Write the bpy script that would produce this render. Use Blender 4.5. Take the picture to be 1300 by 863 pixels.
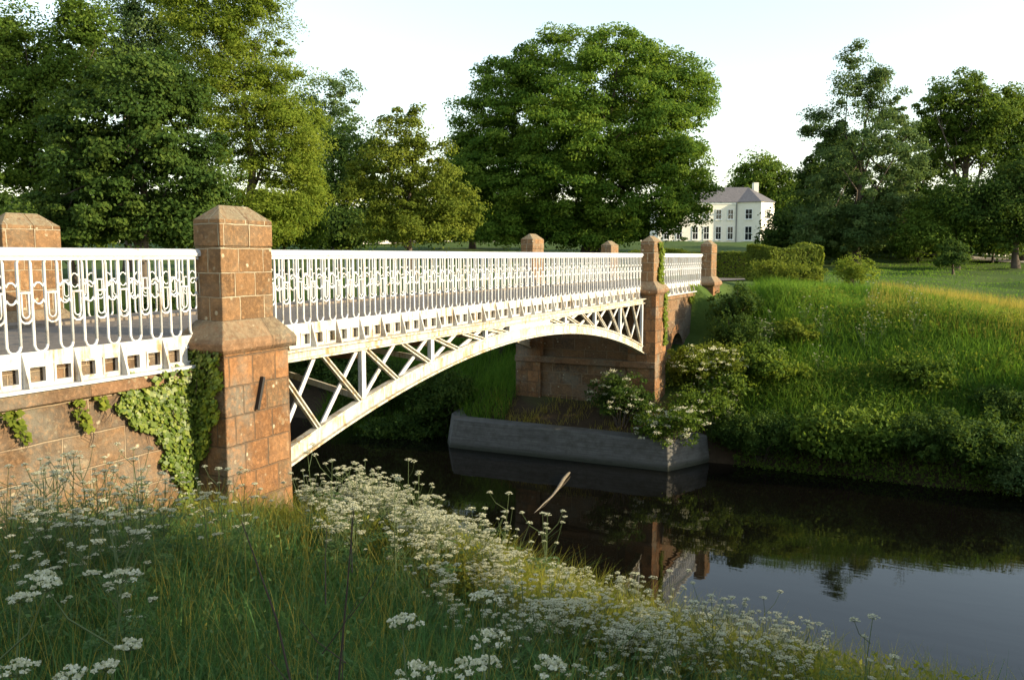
import bpy, math, random
import numpy as np
from mathutils import Vector
random.seed(7); rng = np.random.default_rng(11)
R = math.radians
S = bpy.context.scene; C = S.collection
for o in list(bpy.data.objects): bpy.data.objects.remove(o)
# ------------------------------------------------------------ camera
E = 6.65                       # eye height above the water (water is z = 0)
TH = math.atan(531/1080); PITCH = math.atan(106.5/1080); FPX = 1080.0
CX = 8.2
cam = bpy.data.objects.new('camera', bpy.data.cameras.new('camera')); C.objects.link(cam)
cam.location = (CX, 0, E); cam.rotation_euler = (math.pi/2-PITCH, 0, TH)
cam.data.sensor_width = 36; cam.data.lens = FPX/1300*36
cam.data.clip_start = .05; cam.data.clip_end = 6000
S.camera = cam
# ------------------------------------------------------------ sky, sun, exposure
SUN_EL, SUN_AZ = R(15.5), R(11)     # azimuth counted from +X towards +Y
sd = Vector((math.cos(SUN_EL)*math.cos(SUN_AZ), math.cos(SUN_EL)*math.sin(SUN_AZ), math.sin(SUN_EL)))
w = bpy.data.worlds.new('World'); S.world = w; w.use_nodes = True
nt = w.node_tree; bg = nt.nodes['Background']
sky = nt.nodes.new('ShaderNodeTexSky'); sky.sky_type = 'NISHITA'; sky.sun_disc = False
sky.sun_elevation = SUN_EL; sky.sun_rotation = math.pi/2 - SUN_AZ
sky.air_density = 1.35; sky.dust_density = .45; sky.ozone_density = 1.6
hs = nt.nodes.new('ShaderNodeHueSaturation'); hs.inputs['Saturation'].default_value = .68
nt.links.new(sky.outputs[0], hs.inputs['Color']); nt.links.new(hs.outputs[0], bg.inputs[0]); bg.inputs[1].default_value = .15
sun = bpy.data.objects.new('sun', bpy.data.lights.new('sun', 'SUN')); C.objects.link(sun)
sun.data.energy = 4.0; sun.data.angle = R(.6); sun.data.color = (1, .83, .57)
sun.rotation_euler = sd.to_track_quat('Z', 'Y').to_euler()
S.view_settings.view_transform = 'Standard'; S.view_settings.look = 'None'
S.view_settings.gamma = 1; S.view_settings.use_curve_mapping = False
S.view_settings.exposure = 1.3
# ------------------------------------------------------------ helpers
cT, sT = math.cos(TH), math.sin(TH)
def at(px, py, F):
    """point of the place seen at pixel (px,py) of the 1300x863 photo, F metres ahead"""
    xp = (px-650)/FPX; yp = (431.5-py)/FPX
    f = math.cos(PITCH)+yp*math.sin(PITCH); u = -math.sin(PITCH)+yp*math.cos(PITCH)
    k = F/f; r = xp*k
    return Vector((CX - F*sT + r*cT, F*cT + r*sT, E + u*k))
def FR(x, y):
    dx = x-CX; return -dx*sT+y*cT, dx*cT+y*sT

class MB:
    def __init__(s): s.v = []; s.f = []
    def box(s, a, b):
        x0, y0, z0 = a; x1, y1, z1 = b; n = len(s.v)
        s.v += [(x0,y0,z0),(x1,y0,z0),(x1,y1,z0),(x0,y1,z0),(x0,y0,z1),(x1,y0,z1),(x1,y1,z1),(x0,y1,z1)]
        s.f += [tuple(n+i for i in q) for q in ((0,3,2,1),(4,5,6,7),(0,1,5,4),(1,2,6,5),(2,3,7,6),(3,0,4,7))]
        return s
    def loft(s, rings, cap=True):
        n = len(s.v); k = len(rings[0])
        for r in rings: s.v += [tuple(p) for p in r]
        for i in range(len(rings)-1):
            for j in range(k):
                a = n+i*k+j; b = n+i*k+(j+1) % k
                s.f.append((a, b, b+k, a+k))
        if cap:
            s.f.append(tuple(n+j for j in reversed(range(k)))); s.f.append(tuple(n+(len(rings)-1)*k+j for j in range(k)))
        return s
    def rect_stack(s, spec):      # spec: (x0,x1,y0,y1,z) rings
        return s.loft([[(a,c,z),(b,c,z),(b,d,z),(a,d,z)] for a,b,c,d,z in spec])
    def bar(s, p, q, w, h, up=(0,0,1)):
        p = Vector(p); q = Vector(q); d = (q-p).normalized(); up = Vector(up)
        sx = d.cross(up)
        if sx.length < 1e-4: sx = d.cross(Vector((1,0,0)))
        sx.normalize(); uz = sx.cross(d).normalized()
        a = sx*w/2; b = uz*h/2
        return s.loft([[p-a-b,p+a-b,p+a+b,p-a+b],[q-a-b,q+a-b,q+a+b,q-a+b]])
    def tube(s, pts, rad, n=6):
        pts = [Vector(p) for p in pts]; rings = []
        if not hasattr(rad, '__len__'): rad = [rad]*len(pts)
        ref = Vector((.37,.11,.92))
        for i, p in enumerate(pts):
            d = (pts[min(i+1,len(pts)-1)]-pts[max(i-1,0)])
            d = d.normalized() if d.length > 1e-6 else Vector((0,0,1))
            a = d.cross(ref)
            if a.length < .05: a = d.cross(Vector((1,0,0)))
            a.normalize(); b = d.cross(a)
            rings.append([p+a*math.cos(2*math.pi*j/n)*rad[i]+b*math.sin(2*math.pi*j/n)*rad[i] for j in range(n)])
        return s.loft(rings)
    def prism(s, poly, axis, a, b):
        def mk(u, v, t): return {'x':(t,u,v),'y':(u,t,v),'z':(u,v,t)}[axis]
        n = len(s.v); k = len(poly)
        s.v += [mk(u,v,a) for u,v in poly]+[mk(u,v,b) for u,v in poly]
        s.f.append(tuple(n+i for i in reversed(range(k)))); s.f.append(tuple(n+k+i for i in range(k)))
        for i in range(k):
            j = (i+1) % k; s.f.append((n+i,n+j,n+k+j,n+k+i))
        return s
    def build(s, name, mat, parent=None, bevel=0, smooth=False, loc=None):
        me = bpy.data.meshes.new(name); me.from_pydata([tuple(p) for p in s.v], [], s.f); me.update()
        import bmesh
        bm = bmesh.new(); bm.from_mesh(me); bmesh.ops.recalc_face_normals(bm, faces=bm.faces)
        bm.to_mesh(me); bm.free()
        me.materials.append(mat)
        if smooth: me.polygons.foreach_set('use_smooth', [True]*len(me.polygons))
        o = bpy.data.objects.new(name, me); C.objects.link(o); o.parent = parent
        if loc is not None: o.location = loc
        if bevel:
            m = o.modifiers.new('bevel', 'BEVEL'); m.width = bevel; m.segments = 2; m.limit_method = 'ANGLE'
        return o
def npmesh(name, V, F, mat, parent=None, rnd=None, k=4, smooth=False):
    """V (n,3); F (m,k) ; rnd per-vertex attribute"""
    me = bpy.data.meshes.new(name); V = np.asarray(V, dtype=np.float32); F = np.asarray(F, dtype=np.int32)
    me.vertices.add(len(V)); me.vertices.foreach_set('co', V.ravel())
    me.loops.add(F.size); me.loops.foreach_set('vertex_index', F.ravel())
    me.polygons.add(len(F)); me.polygons.foreach_set('loop_start', np.arange(0, F.size, k, dtype=np.int32))
    me.polygons.foreach_set('loop_total', np.full(len(F), k, dtype=np.int32))
    if smooth: me.polygons.foreach_set('use_smooth', np.ones(len(F), dtype=bool))
    me.update(calc_edges=True)
    if rnd is not None:
        a = me.attributes.new('tint', 'FLOAT', 'POINT'); a.data.foreach_set('value', np.asarray(rnd, dtype=np.float32))
    me.materials.append(mat)
    if name is None: return me
    o = bpy.data.objects.new(name, me); C.objects.link(o); o.parent = parent
    return o
def empty(name, loc=(0,0,0), rz=0, parent=None):
    o = bpy.data.objects.new(name, None); C.objects.link(o); o.location = loc; o.rotation_euler.z = rz
    o.empty_display_size = .2; o.parent = parent
    return o
def tag(o, label=None, cat=None, group=None, kind=None):
    if label: o['label'] = label
    if cat: o['category'] = cat
    if group: o['group'] = group
    if kind: o['kind'] = kind
    return o
def dup(root, loc=None, rz=None, sc=None, parent=None):
    r = root.copy(); C.objects.link(r); r.parent = parent
    if loc is not None: r.location = loc
    if rz is not None: r.rotation_euler.z = rz
    if sc is not None: r.scale = (sc, sc, sc)
    for ch in list(root.children): dup(ch, parent=r)
    return r
# ------------------------------------------------------------ materials
class NM:
    def __init__(s, name):
        s.m = bpy.data.materials.new(name); s.m.use_nodes = True; s.t = s.m.node_tree; s.n = s.t.nodes; s.l = s.t.links
        s.b = s.n['Principled BSDF']; s.out = s.n['Material Output']
    def new(s, t, **k):
        x = s.n.new('ShaderNode'+t)
        for a, v in k.items(): setattr(x, a, v)
        return x
    def noise(s, vec, scale, detail=5, rough=.55):
        x = s.new('TexNoise'); x.inputs['Scale'].default_value = scale; x.inputs['Detail'].default_value = detail
        x.inputs['Roughness'].default_value = rough
        if vec is not None: s.l.new(vec, x.inputs['Vector'])
        return x.outputs['Fac']
    def ramp(s, fac, stops):
        x = s.new('ValToRGB'); s.l.new(fac, x.inputs[0]); e = x.color_ramp.elements
        while len(e) < len(stops): e.new(.5)
        for q, (p, c) in zip(e, stops): q.position = p; q.color = (*c, 1) if len(c) == 3 else c
        return x.outputs[0]
    def mix(s, fac, a, b, blend='MIX'):
        x = s.new('Mix', data_type='RGBA', blend_type=blend)
        for i, v in ((0, fac), (6, a), (7, b)):
            if isinstance(v, (int, float)): x.inputs[i].default_value = v
            elif isinstance(v, tuple): x.inputs[i].default_value = (*v, 1)
            else: s.l.new(v, x.inputs[i])
        return x.outputs[2]
    def math(s, op, a, b=None):
        x = s.new('Math', operation=op)
        for i, v in ((0, a), (1, b)):
            if v is None: continue
            if isinstance(v, (int, float)): x.inputs[i].default_value = v
            else: s.l.new(v, x.inputs[i])
        return x.outputs[0]
    def bump(s, h, strength=.4, dist=.02):
        x = s.new('Bump'); x.inputs['Strength'].default_value = strength; x.inputs['Distance'].default_value = dist
        s.l.new(h, x.inputs['Height']); s.l.new(x.outputs[0], s.b.inputs['Normal']); return x
    def col(s, c):
        if isinstance(c, tuple): s.b.inputs['Base Color'].default_value = (*c, 1)
        else: s.l.new(c, s.b.inputs['Base Color'])
    def rough(s, r, spec=None):
        s.b.inputs['Roughness'].default_value = r
        if spec is not None: s.b.inputs['Specular IOR Level'].default_value = spec
    def pos(s): return s.new('NewGeometry').outputs['Position']

def leaf_mat(name, lo, mid, hi, trans=.35, rough=.7, spec=.08):
    m = NM(name); a = m.new('Attribute', attribute_name='tint')
    ns = m.noise(m.pos(), .35, 3)
    f = m.math('ADD', m.math('MULTIPLY', a.outputs['Fac'], .6), m.math('MULTIPLY', ns, .4))
    c = m.ramp(f, [(.15, lo), (.5, mid), (.85, hi)])
    m.col(c); m.rough(rough, spec)
    t = m.new('BsdfTranslucent'); tc = m.mix(.35, c, (hi[0]*1.5, hi[1]*1.5, hi[2]*.7)); m.l.new(tc, t.inputs[0])
    x = m.new('MixShader'); x.inputs[0].default_value = trans
    m.l.new(m.b.outputs[0], x.inputs[1]); m.l.new(t.outputs[0], x.inputs[2]); m.l.new(x.outputs[0], m.out.inputs[0])
    return m.m
def simple(name, c, rough=.6, var=.15, scale=8, bump=0, spec=.4):
    m = NM(name); n = m.noise(m.pos(), scale)
    m.col(m.ramp(n, [(.25, tuple(v*(1-var) for v in c)), (.75, tuple(min(1, v*(1+var)) for v in c))])); m.rough(rough, spec)
    if bump: m.bump(n, bump)
    return m.m
def stone(name, bw, bh, zoff, a, b, c, mortar, dark=.0, grey=.3, mort=.012):
    """ashlar sandstone: courses, one tone per block, lichen and weathering"""
    m = NM(name); p = m.pos(); sp = m.new('SeparateXYZ'); m.l.new(p, sp.inputs[0])
    g = m.new('NewGeometry'); sn = m.new('SeparateXYZ'); m.l.new(g.outputs['True Normal'], sn.inputs[0])
    fx = m.math('GREATER_THAN', m.math('ABSOLUTE', sn.outputs[0]), .6)
    u = m.new('Mix'); u.data_type = 'FLOAT'
    m.l.new(fx, u.inputs[0]); m.l.new(sp.outputs[0], u.inputs[2]); m.l.new(sp.outputs[1], u.inputs[3])
    wob = m.noise(p, 2.5, 3); 
    cb = m.new('CombineXYZ'); m.l.new(m.math('ADD', u.outputs[0], m.math('MULTIPLY', wob, .05)), cb.inputs[0])
    m.l.new(m.math('ADD', m.math('SUBTRACT', sp.outputs[2], zoff), m.math('MULTIPLY', wob, .035)), cb.inputs[1])
    br = m.new('TexBrick'); m.l.new(cb.outputs[0], br.inputs['Vector'])
    br.inputs['Scale'].default_value = 1; br.inputs['Brick Width'].default_value = bw; br.inputs['Row Height'].default_value = bh
    br.inputs['Mortar Size'].default_value = mort; br.inputs['Mortar Smooth'].default_value = .4
    br.inputs['Color1'].default_value = (0,0,0,1); br.inputs['Color2'].default_value = (1,1,1,1); br.inputs['Mortar'].default_value = (.5,.5,.5,1)
    br.offset = .43; br.squash = .8; br.squash_frequency = 3
    bc = m.ramp(br.outputs['Color'], [(.0, tuple(v*.55 for v in a)), (.2, a), (.45, b), (.62, c), (.8, tuple(min(1,v*1.25) for v in b)), (1, tuple(v*.6 for v in c))])
    n1 = m.noise(p, 3.2, 8, .65); n2 = m.noise(p, 17, 6, .7); n3 = m.noise(p, 1.1, 4)
    base = m.mix(m.ramp(n1, [(.35,(0,0,0)),(.7,(1,1,1))]), bc, tuple(v*.55 for v in b))
    base = m.mix(m.math('MULTIPLY', m.ramp(n3, [(.5,(0,0,0)),(.62,(1,1,1))]), grey), base, (.17,.155,.12))
    base = m.mix(m.ramp(n2, [(.48,(0,0,0)),(.72,(.7,.7,.7))]), base, tuple(min(1, v*1.55) for v in b))
    n4 = m.noise(p, 8, 7, .75)
    base = m.mix(m.ramp(n4, [(.50,(0,0,0)),(.70,(.6,.6,.6))]), base, (.075,.055,.040))
    base = m.mix(m.ramp(m.noise(p, 5.3, 5, .7), [(.60,(0,0,0)),(.70,(.45,.45,.45))]), base, (.36,.30,.19))
    vo = m.new('TexVoronoi'); m.l.new(p, vo.inputs['Vector']); vo.inputs['Scale'].default_value = 7
    li = m.math('MULTIPLY', m.ramp(vo.outputs['Distance'], [(.12,(1,1,1)),(.24,(0,0,0))]), m.ramp(n1, [(.5,(0,0,0)),(.6,(1,1,1))]))
    base = m.mix(li, base, (.48,.43,.30))
    base = m.mix(m.math('MULTIPLY', br.outputs['Fac'], m.ramp(n1, [(.3,(.2,.2,.2)),(.6,(1,1,1))])), base, mortar)
    up = m.ramp(sn.outputs[2], [(.3,(0,0,0)),(.8,(.75,.75,.75))])      # moss and lichen gather on ledges
    base = m.mix(m.math('MULTIPLY', up, m.ramp(n2, [(.35,(0,0,0)),(.55,(1,1,1))])), base, (.22,.2,.13))
    m.col(base); m.rough(.92, .2)
    h = m.math('ADD', m.math('MULTIPLY', n2, .5), m.math('ADD', m.math('MULTIPLY', n1, .6), m.math('MULTIPLY', m.math('SUBTRACT', 1, br.outputs['Fac']), .7)))
    m.bump(h, 1.0, .05)
    return m.m
M = {}
M['pillar'] = stone('red sandstone blocks', .46, .315, E-.83-.63, (.20,.115,.054), (.26,.145,.066), (.16,.12,.075), (.42,.36,.25), mort=.011)
M['lower'] = stone('red sandstone pier', .43, .39, E-1.25-.03, (.21,.105,.046), (.26,.13,.056), (.125,.10,.062), (.12,.085,.055), grey=.8, mort=.013)
M['wall'] = stone('sandstone abutment', .82, .40, E-1.62, (.175,.105,.056), (.22,.13,.066), (.10,.09,.075), (.30,.23,.15), grey=.8, mort=.014)
M['ledge'] = stone('mossy sandstone ledge', 1.3, .9, 0, (.22,.12,.065), (.24,.14,.075), (.15,.11,.07), (.15,.1,.06), grey=.6)
def paint(name, base, rust):
    m = NM(name); p = m.pos(); n = m.noise(p, 2.2, 8, .7); n2 = m.noise(p, 40, 4); n3 = m.noise(p, 14, 6, .7)
    mp = m.new('Mapping'); m.l.new(p, mp.inputs[0]); mp.inputs['Scale'].default_value = (11, 11, 1.6)
    st = m.noise(mp.outputs[0], 1, 6, .7)
    f = m.math('MULTIPLY', m.ramp(st, [(.56-rust*.10,(0,0,0)),(.70-rust*.08,(1,1,1))]), m.ramp(n, [(.50-rust*.08,(0,0,0)),(.62-rust*.04,(1,1,1))]))
    c = m.mix(m.math('MULTIPLY', f, .9), base, (.27,.17,.055))
    c = m.mix(m.ramp(n3, [(.56,(0,0,0)),(.70,(.55,.55,.55))]), c, (.40,.36,.24))
    c = m.mix(m.ramp(n2, [(.60,(0,0,0)),(.78,(.5,.5,.5))]), c, (.22,.19,.13))
    m.col(c); m.rough(.6, .3); m.bump(m.math('ADD', n3, m.math('MULTIPLY', n2, .3)), .35, .008); return m.m
M['paint'] = paint('white paint', (.54,.545,.545), .5)
M['panelpaint'] = paint('stained white paint', (.53,.525,.50), 1.15)
M['rustpaint'] = paint('weathered cream paint', (.50,.485,.42), 1.35)
M['brown'] = simple('rusty brown iron', (.16,.09,.045), .8, .4, 6)
M['asphalt'] = simple('asphalt road', (.17,.14,.11), .92, .3, 14, .4)
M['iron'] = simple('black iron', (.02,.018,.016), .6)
M['concrete'] = None
m = NM('grey concrete'); p = m.pos(); mp = m.new('Mapping'); m.l.new(p, mp.inputs[0]); mp.inputs['Scale'].default_value = (.5, .5, 14)
n = m.noise(mp.outputs[0], 1.5, 6, .7); n2 = m.noise(p, 4, 6, .7)
c = m.ramp(n, [(.3,(.065,.062,.056)),(.7,(.15,.145,.13))]); c = m.mix(m.ramp(n2, [(.42,(0,0,0)),(.68,(.7,.7,.7))]), c, (.045,.042,.028)); sz_ = m.new('SeparateXYZ'); m.l.new(p, sz_.inputs[0]); c = m.mix(m.ramp(m.math('ADD', sz_.outputs[2], m.math('MULTIPLY', n2, .25)), [(.18,(1,1,1)),(.36,(0,0,0))]), c, (.028,.030,.016))
m.col(c); m.rough(.85); m.bump(m.math('ADD', n, n2), .6, .03); M['concrete'] = m.m
# ground
m = NM('ground soil and turf'); p = m.pos(); sp = m.new('SeparateXYZ'); m.l.new(p, sp.inputs[0])
n = m.noise(p, .12, 6, .6); n2 = m.noise(p, 6, 6, .7); n3 = m.noise(p, .9, 5)
turf = m.mix(n2, (.030,.062,.012), (.075,.125,.024)); turf = m.mix(m.ramp(n, [(.35,(0,0,0)),(.65,(.5,.5,.5))]), turf, (.10,.125,.028))
soil = m.mix(n2, (.028,.02,.012), (.09,.062,.038))
edge = m.math('ADD', sp.outputs[2], m.math('MULTIPLY', n3, 1.0))
gc = m.mix(m.ramp(m.math('MULTIPLY', edge, .1), [(.20,(0,0,0)),(.26,(1,1,1))]), soil, turf)
m.col(gc); m.rough(.95, .1); m.bump(n2, .8, .05); M['ground'] = m.m
M['path'] = simple('pale gravel', (.34,.30,.24), .95, .25, 12)
M['dirt'] = simple('trodden earth', (.16,.11,.07), .95, .4, 3, .8)
# water
m = NM('dark river water'); m.col((.0035,.0032,.0022)); m.rough(.02, .5); m.b.inputs['IOR'].default_value = 1.333
p = m.pos(); mp = m.new('Mapping'); m.l.new(p, mp.inputs[0]); mp.inputs['Scale'].default_value = (.35, 1.1, 1); mp.inputs['Rotation'].default_value[2] = R(7)
m.bump(m.math('ADD', m.noise(mp.outputs[0], 1.3, 3, .5), m.math('MULTIPLY', m.noise(mp.outputs[0], 7, 2), .12)), .10, .03); M['water'] = m.m
# foliage
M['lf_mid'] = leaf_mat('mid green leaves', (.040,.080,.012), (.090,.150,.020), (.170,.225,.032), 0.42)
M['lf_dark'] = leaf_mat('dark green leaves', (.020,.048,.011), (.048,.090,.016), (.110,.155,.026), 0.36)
M['lf_ash'] = leaf_mat('yellow green leaves', (.075,.130,.014), (.145,.205,.024), (.250,.290,.040), 0.5)
M['lf_blue'] = leaf_mat('grey green leaves', (.038,.078,.026), (.080,.135,.042), (.150,.200,.060), 0.4)
M['lf_syc'] = leaf_mat('sycamore leaves', (.036,.088,.012), (.090,.165,.020), (.190,.260,.034), 0.42)
M['lf_hedge'] = leaf_mat('hedge leaves', (.055,.085,.011), (.120,.160,.020), (.220,.245,.032), 0.42)
M['lf_ivy'] = leaf_mat('ivy leaves', (.035,.075,.010), (.110,.165,.022), (.270,.300,.050), 0.3, .45, .35)
M['grass'] = leaf_mat('long grass', (.034,.095,.026), (.072,.160,.044), (.155,.235,.075), 0.42)
M['grassfar'] = leaf_mat('far bank grass', (.035,.105,.014), (.090,.195,.022), (.190,.290,.040), 0.48)
M['litgrass'] = leaf_mat('bank growth with sunlit tint', (.09,.13,.018), (.18,.21,.03), (.32,.30,.05), 0.45)  # grass tone yellowed for the crest, sunlight put into the colour
M['dry_sunlit'] = leaf_mat('seeding grass', (.17,.17,.03), (.32,.27,.05), (.46,.36,.09), .4)  # straw tone; on the meadow it also stands for sunlight
M['herb'] = leaf_mat('herb leaves', (.040,.090,.028), (.085,.160,.050), (.170,.240,.085), 0.4)
M['flower'] = leaf_mat('white flowers', (.42,.42,.28), (.55,.54,.40), (.68,.67,.56), .3)
M['cream'] = leaf_mat('cream flowers', (.62,.60,.40), (.74,.72,.5), (.82,.8,.62), .3)
M['stem'] = simple('green stems', (.07,.10,.03), .7)
M['bark'] = simple('grey brown bark', (.085,.066,.048), .95, .4, 3, .8)
M['twig'] = simple('dead dark twig', (.05,.035,.025), .9)
M['wood'] = simple('wet driftwood', (.15,.125,.09), .7, .35, 9, .4)
# ------------------------------------------------------------ terrain
def sst(a, b, x): t = np.clip((x-a)/(b-a), 0, 1); return t*t*(3-2*t)
def ground(x, y):
    x = np.asarray(x, float); y = np.asarray(y, float)
    F, Rr = FR(x, y)
    wob = .10*np.sin(x*.9+1.3*np.sin(y*.7))+.07*np.sin(y*1.3+x*.4)
    y0 = y; y = y+.26*np.clip(x-3, 0, 9)*(y < 17)*sst(-1, 3, y)
    near = -1.75-.225*np.clip(y, -2, 8) + np.clip(-y-2, 0, 12)*.06
    nl = -1.5-.05*np.clip(y, 0, 8)
    near = near+(nl-near)*sst(-2, -6, x)
    near = near - .0*x
    bank = np.interp(y, [8, 12.2, 13.2, 30], [0, -3.2, -4.4, -4.4])
    near = near + bank + wob*.7
    rim = -2.15 + .04*np.clip(x, 0, 60)*0
    y = y0
    far = np.interp(y, [22, 25.8, 27.1, 27.9, 30.6, 34.3, 40], [-9, -7.6, -6.7, -5.9, -3.9, -1.72, -1.45]) + wob
    # undercut bank, under the bridge and beside the abutment
    ub = np.interp(y, [20, 25.4, 25.8, 27.1, 29, 31, 36, 40], [-9, -7.6, -5.98, -4.95, -4.6, -3.9, -2.4, -1.6])+wob*.35
    k = sst(-7.1, -6.6, x)*(1-sst(.7, 1.9, x))
    far = far+(ub-far)*k
    rise = sst(62, 158, F)*3.4*sst(-60, -10, Rr)*(1-sst(50, 75, Rr)) + .55*sst(50, 110, F)
    lft = sst(-20, -50, Rr)*sst(60, 140, F)*3
    far = np.where((y > 34) & (y < 60), np.maximum(far, -1.12-.02*(y-36)+0*x)*(sst(-6.5,-4.8,x)*(1-sst(-.6,1.2,x)))+far*(1-sst(-6.5,-4.8,x)*(1-sst(-.6,1.2,x))), far)
    far = far+rise+lft
    far = far - .95*sst(3, 12, x)*sst(25, 33, y)*(1-sst(48, 80, y))
    z = np.where(y < 17, near, far)
    z = np.where((y >= 13.2) & (y < 22), -8.6, z) 
    deep = (y > 11.8) & (y < 12.6)
    return z+E
def gz(x, y): return float(ground(x, y))
def axis(segs):
    out = []
    for a, b, st in segs: out += list(np.arange(a, b, st))
    out.append(segs[-1][1]); return np.array(out)
xs = axis([(-1500,-300,150),(-300,-80,11),(-80,-20,3),(-20,-8,.8),(-8,14,.3),(14,40,.9),(40,120,4),(120,400,20),(400,1500,150)])
ys = axis([(-300,-40,26),(-40,-6,2.5),(-6,12.9,.3),(12.9,20,1.4),(20,40,.33),(40,70,1.2),(70,260,4.5),(260,1800,110)])
XX, YY = np.meshgrid(xs, ys); ZZ = ground(XX, YY)
nx, ny = len(xs), len(ys)
idx = np.arange(nx*ny).reshape(ny, nx)
Fq = np.stack([idx[:-1,:-1], idx[:-1,1:], idx[1:,1:], idx[1:,:-1]], -1).reshape(-1, 4)
g = npmesh('ground', np.stack([XX, YY, ZZ], -1).reshape(-1, 3), Fq, M['ground'], smooth=True); tag(g, kind='structure')
wv = MB(); wv.v = [(-1400,9.5,0),(1400,9.5,0),(1400,29,0),(-1400,29,0)]; wv.f = [(0,1,2,3)]
tag(wv.build('water', M['water']), kind='structure')

# ------------------------------------------------------------ the bridge
bridge = empty('road_bridge', (0, 18.2, 0))
tag(bridge, 'white iron lattice arch bridge with red sandstone piers spanning the dark river', 'bridge')
bridge.location = (0,0,0)
RX = -.42                    # plane of the near parapet
FX = -4.42                   # plane of the far parapet
SC = 18.2
def zz(h): return E+h
# pillars -------------------------------------------------
def pillar(s0, side, tall=0.0, name='pillar', low=True):
    """s0 = start of the shaft along the bridge; side +1 near parapet, -1 far parapet"""
    r = empty(name, (0,0,0), parent=bridge)
    x1 = 0.0 if side > 0 else FX-.0+.45+.0
    if side < 0: x1 = FX+.03; 
    x0 = x1-.45; y0 = s0; y1 = s0+.95
    if side < 0: x0, x1 = FX-.42, FX+.03
    t = tall
    MB().rect_stack([(x0,x1,y0,y1,zz(-1.0)),(x0,x1,y0,y1,zz(.122+t))]).build('shaft', M['pillar'], r, .012)
    b = .215
    for (ya, yb) in ((y0, y0+.50), (y0+.506, y1)):     # two cap stones meeting in an open joint
        v = []
        a0 = b if ya == y0 else 0.0; a1 = b if yb == y1 else 0.0
        q = MB(); e = .008
        q.rect_stack([(x0-e,x1+e,ya-(e if a0 else 0),yb+(e if a1 else 0),zz(.127+t)),
                      (x0-e,x1+e,ya-(e if a0 else 0),yb+(e if a1 else 0),zz(.47+t)),
                      (x0+b,x1-b,ya+a0,yb-a1,zz(.665+t))])
        q.build('cap_stone', M['pillar'], r, .014)
    e = .0
    s = MB(); s.rect_stack([(x0-.02,x1+.01,y0-.01,y1+.01,zz(-.84)),(x0-.20,x1+.19,y0-.2,y1+.2,zz(-1.07)),
                  (x0-.23,x1+.21,y0-.23,y1+.23,zz(-1.12)),(x0-.23,x1+.21,y0-.23,y1+.23,zz(-1.20)),(x0-.16,x1+.15,y0-.16,y1+.16,zz(-1.26))][::-1])
    s.build('shoulder', M['ledge'], r, .012)
    if low:
        MB().rect_stack([(x0-.4 if side>0 else x0-.15,x1+.16 if side>0 else x1+.4,y0-.17,y1+.17,zz(-8)),
                         (x0-.35 if side>0 else x0-.13,x1+.13 if side>0 else x1+.35,y0-.13,y1+.13,zz(-1.255))]).build('pier', M['lower'], r, .015)
    return r
PS = [8.2, 27.25, 35.4]
for s0 in PS: pillar(s0, 1)
for s0 in PS: pillar(s0, -1, .12 if s0 == 27.25 else 0)
pillar(-.75, 1); pillar(-.75, -1)
r = bridge.children[0]
t = MB().bar((.165, 8.73, zz(-1.62)), (.165, 8.60, zz(-2.05)), .04, .05, (1,0,0)).build('iron_tie', M['iron'], r)
# abutments ----------------------------------------------
ab = empty('abutment', parent=bridge)
MB().prism([(-3,zz(-8)),(9.0,zz(-8)),(9.0,zz(-1.5)),(-3,zz(-1.5))], 'x', -4.75, -.45).build('abutment_wall', M['wall'], ab)
MB().box((-4.8,-3,zz(-1.60)), (-.33,8.0,zz(-1.452))).build('coping', M['ledge'], ab, .02)
MB().box((-4.37,-3,zz(-1.46)), (-.445,8.1,zz(-1.06))).build('kerb_stone', M['wall'], ab, .01)
ab2 = empty('abutment', parent=bridge)
arch = [(30.9+.95+.95*math.cos(a), zz(-3.85)+.95*math.sin(a)) for a in np.linspace(math.pi, 0, 13)]
MB().prism([(27.4,zz(-8)),(30.9,zz(-8))]+arch+[(32.8,zz(-8)),(36.6,zz(-8)),(36.6,zz(-1.5)),(27.4,zz(-1.5))], 'x', -4.75, -.45).build('abutment_wall', M['wall'], ab2)
ring = []
for k in range(11):
    a0 = math.pi-k*math.pi/11; a1 = a0-math.pi/11+.02
    po = [(31.85+r_*math.cos(a), zz(-3.85)+r_*math.sin(a)) for r_, a in ((.93,a0),(.93,a1),(1.27,a1),(1.27,a0))]
    MB().prism(po, 'x', -.46, -.42).build('voussoir', M['lower'], ab2)
MB().box((-4.6,31.0,zz(-8)), (-1.6,32.7,zz(-2.7))).build('arch_dark_fill', M['iron'], ab2)  # near-black block stands for the shade inside the arch opening
MB().box((-4.8,28.3,zz(-1.60)), (-.33,35.3,zz(-1.452))).build('coping', M['ledge'], ab2, .02)
MB().box((-4.37,28.0,zz(-1.46)), (-.445,35.4,zz(-1.06))).build('kerb_stone', M['wall'], ab2, .01)
MB().box((-5.0,27.05,zz(-3.72)), (.16,27.42,zz(-3.50))).build('string_course', M['ledge'], ab2, .03)
MB().box((-4.9,27.2,zz(-8)), (.10,27.9,zz(-3.721))).build('abutment_base', M['wall'], ab2, .02)
# deck --------------------------------------------------
dk = empty('deck', parent=bridge)
MB().box((-4.34,-30,zz(-1.30)), (-.51,36.4,zz(-1.055))).build('roadway', M['asphalt'], dk)
MB().box((-4.395,-3,zz(-1.29)), (-3.75,36.4,zz(-1.0))).build('footway', M['asphalt'], dk)
MB().box((-4.36,9.36,zz(-1.42)), (-.47,27.1,zz(-1.301))).build('deck_plate', M['brown'], dk)
n = 9
for k in range(-4, 5):
    s = SC+2.2*k
    if abs(k) == 4: s -= .12*(1 if k > 0 else -1)
    MB().box((-4.40,s-.05,zz(-1.72)), (-.44,s+.05,zz(-1.421))).build('cross_beam', M['brown'], dk)
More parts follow.
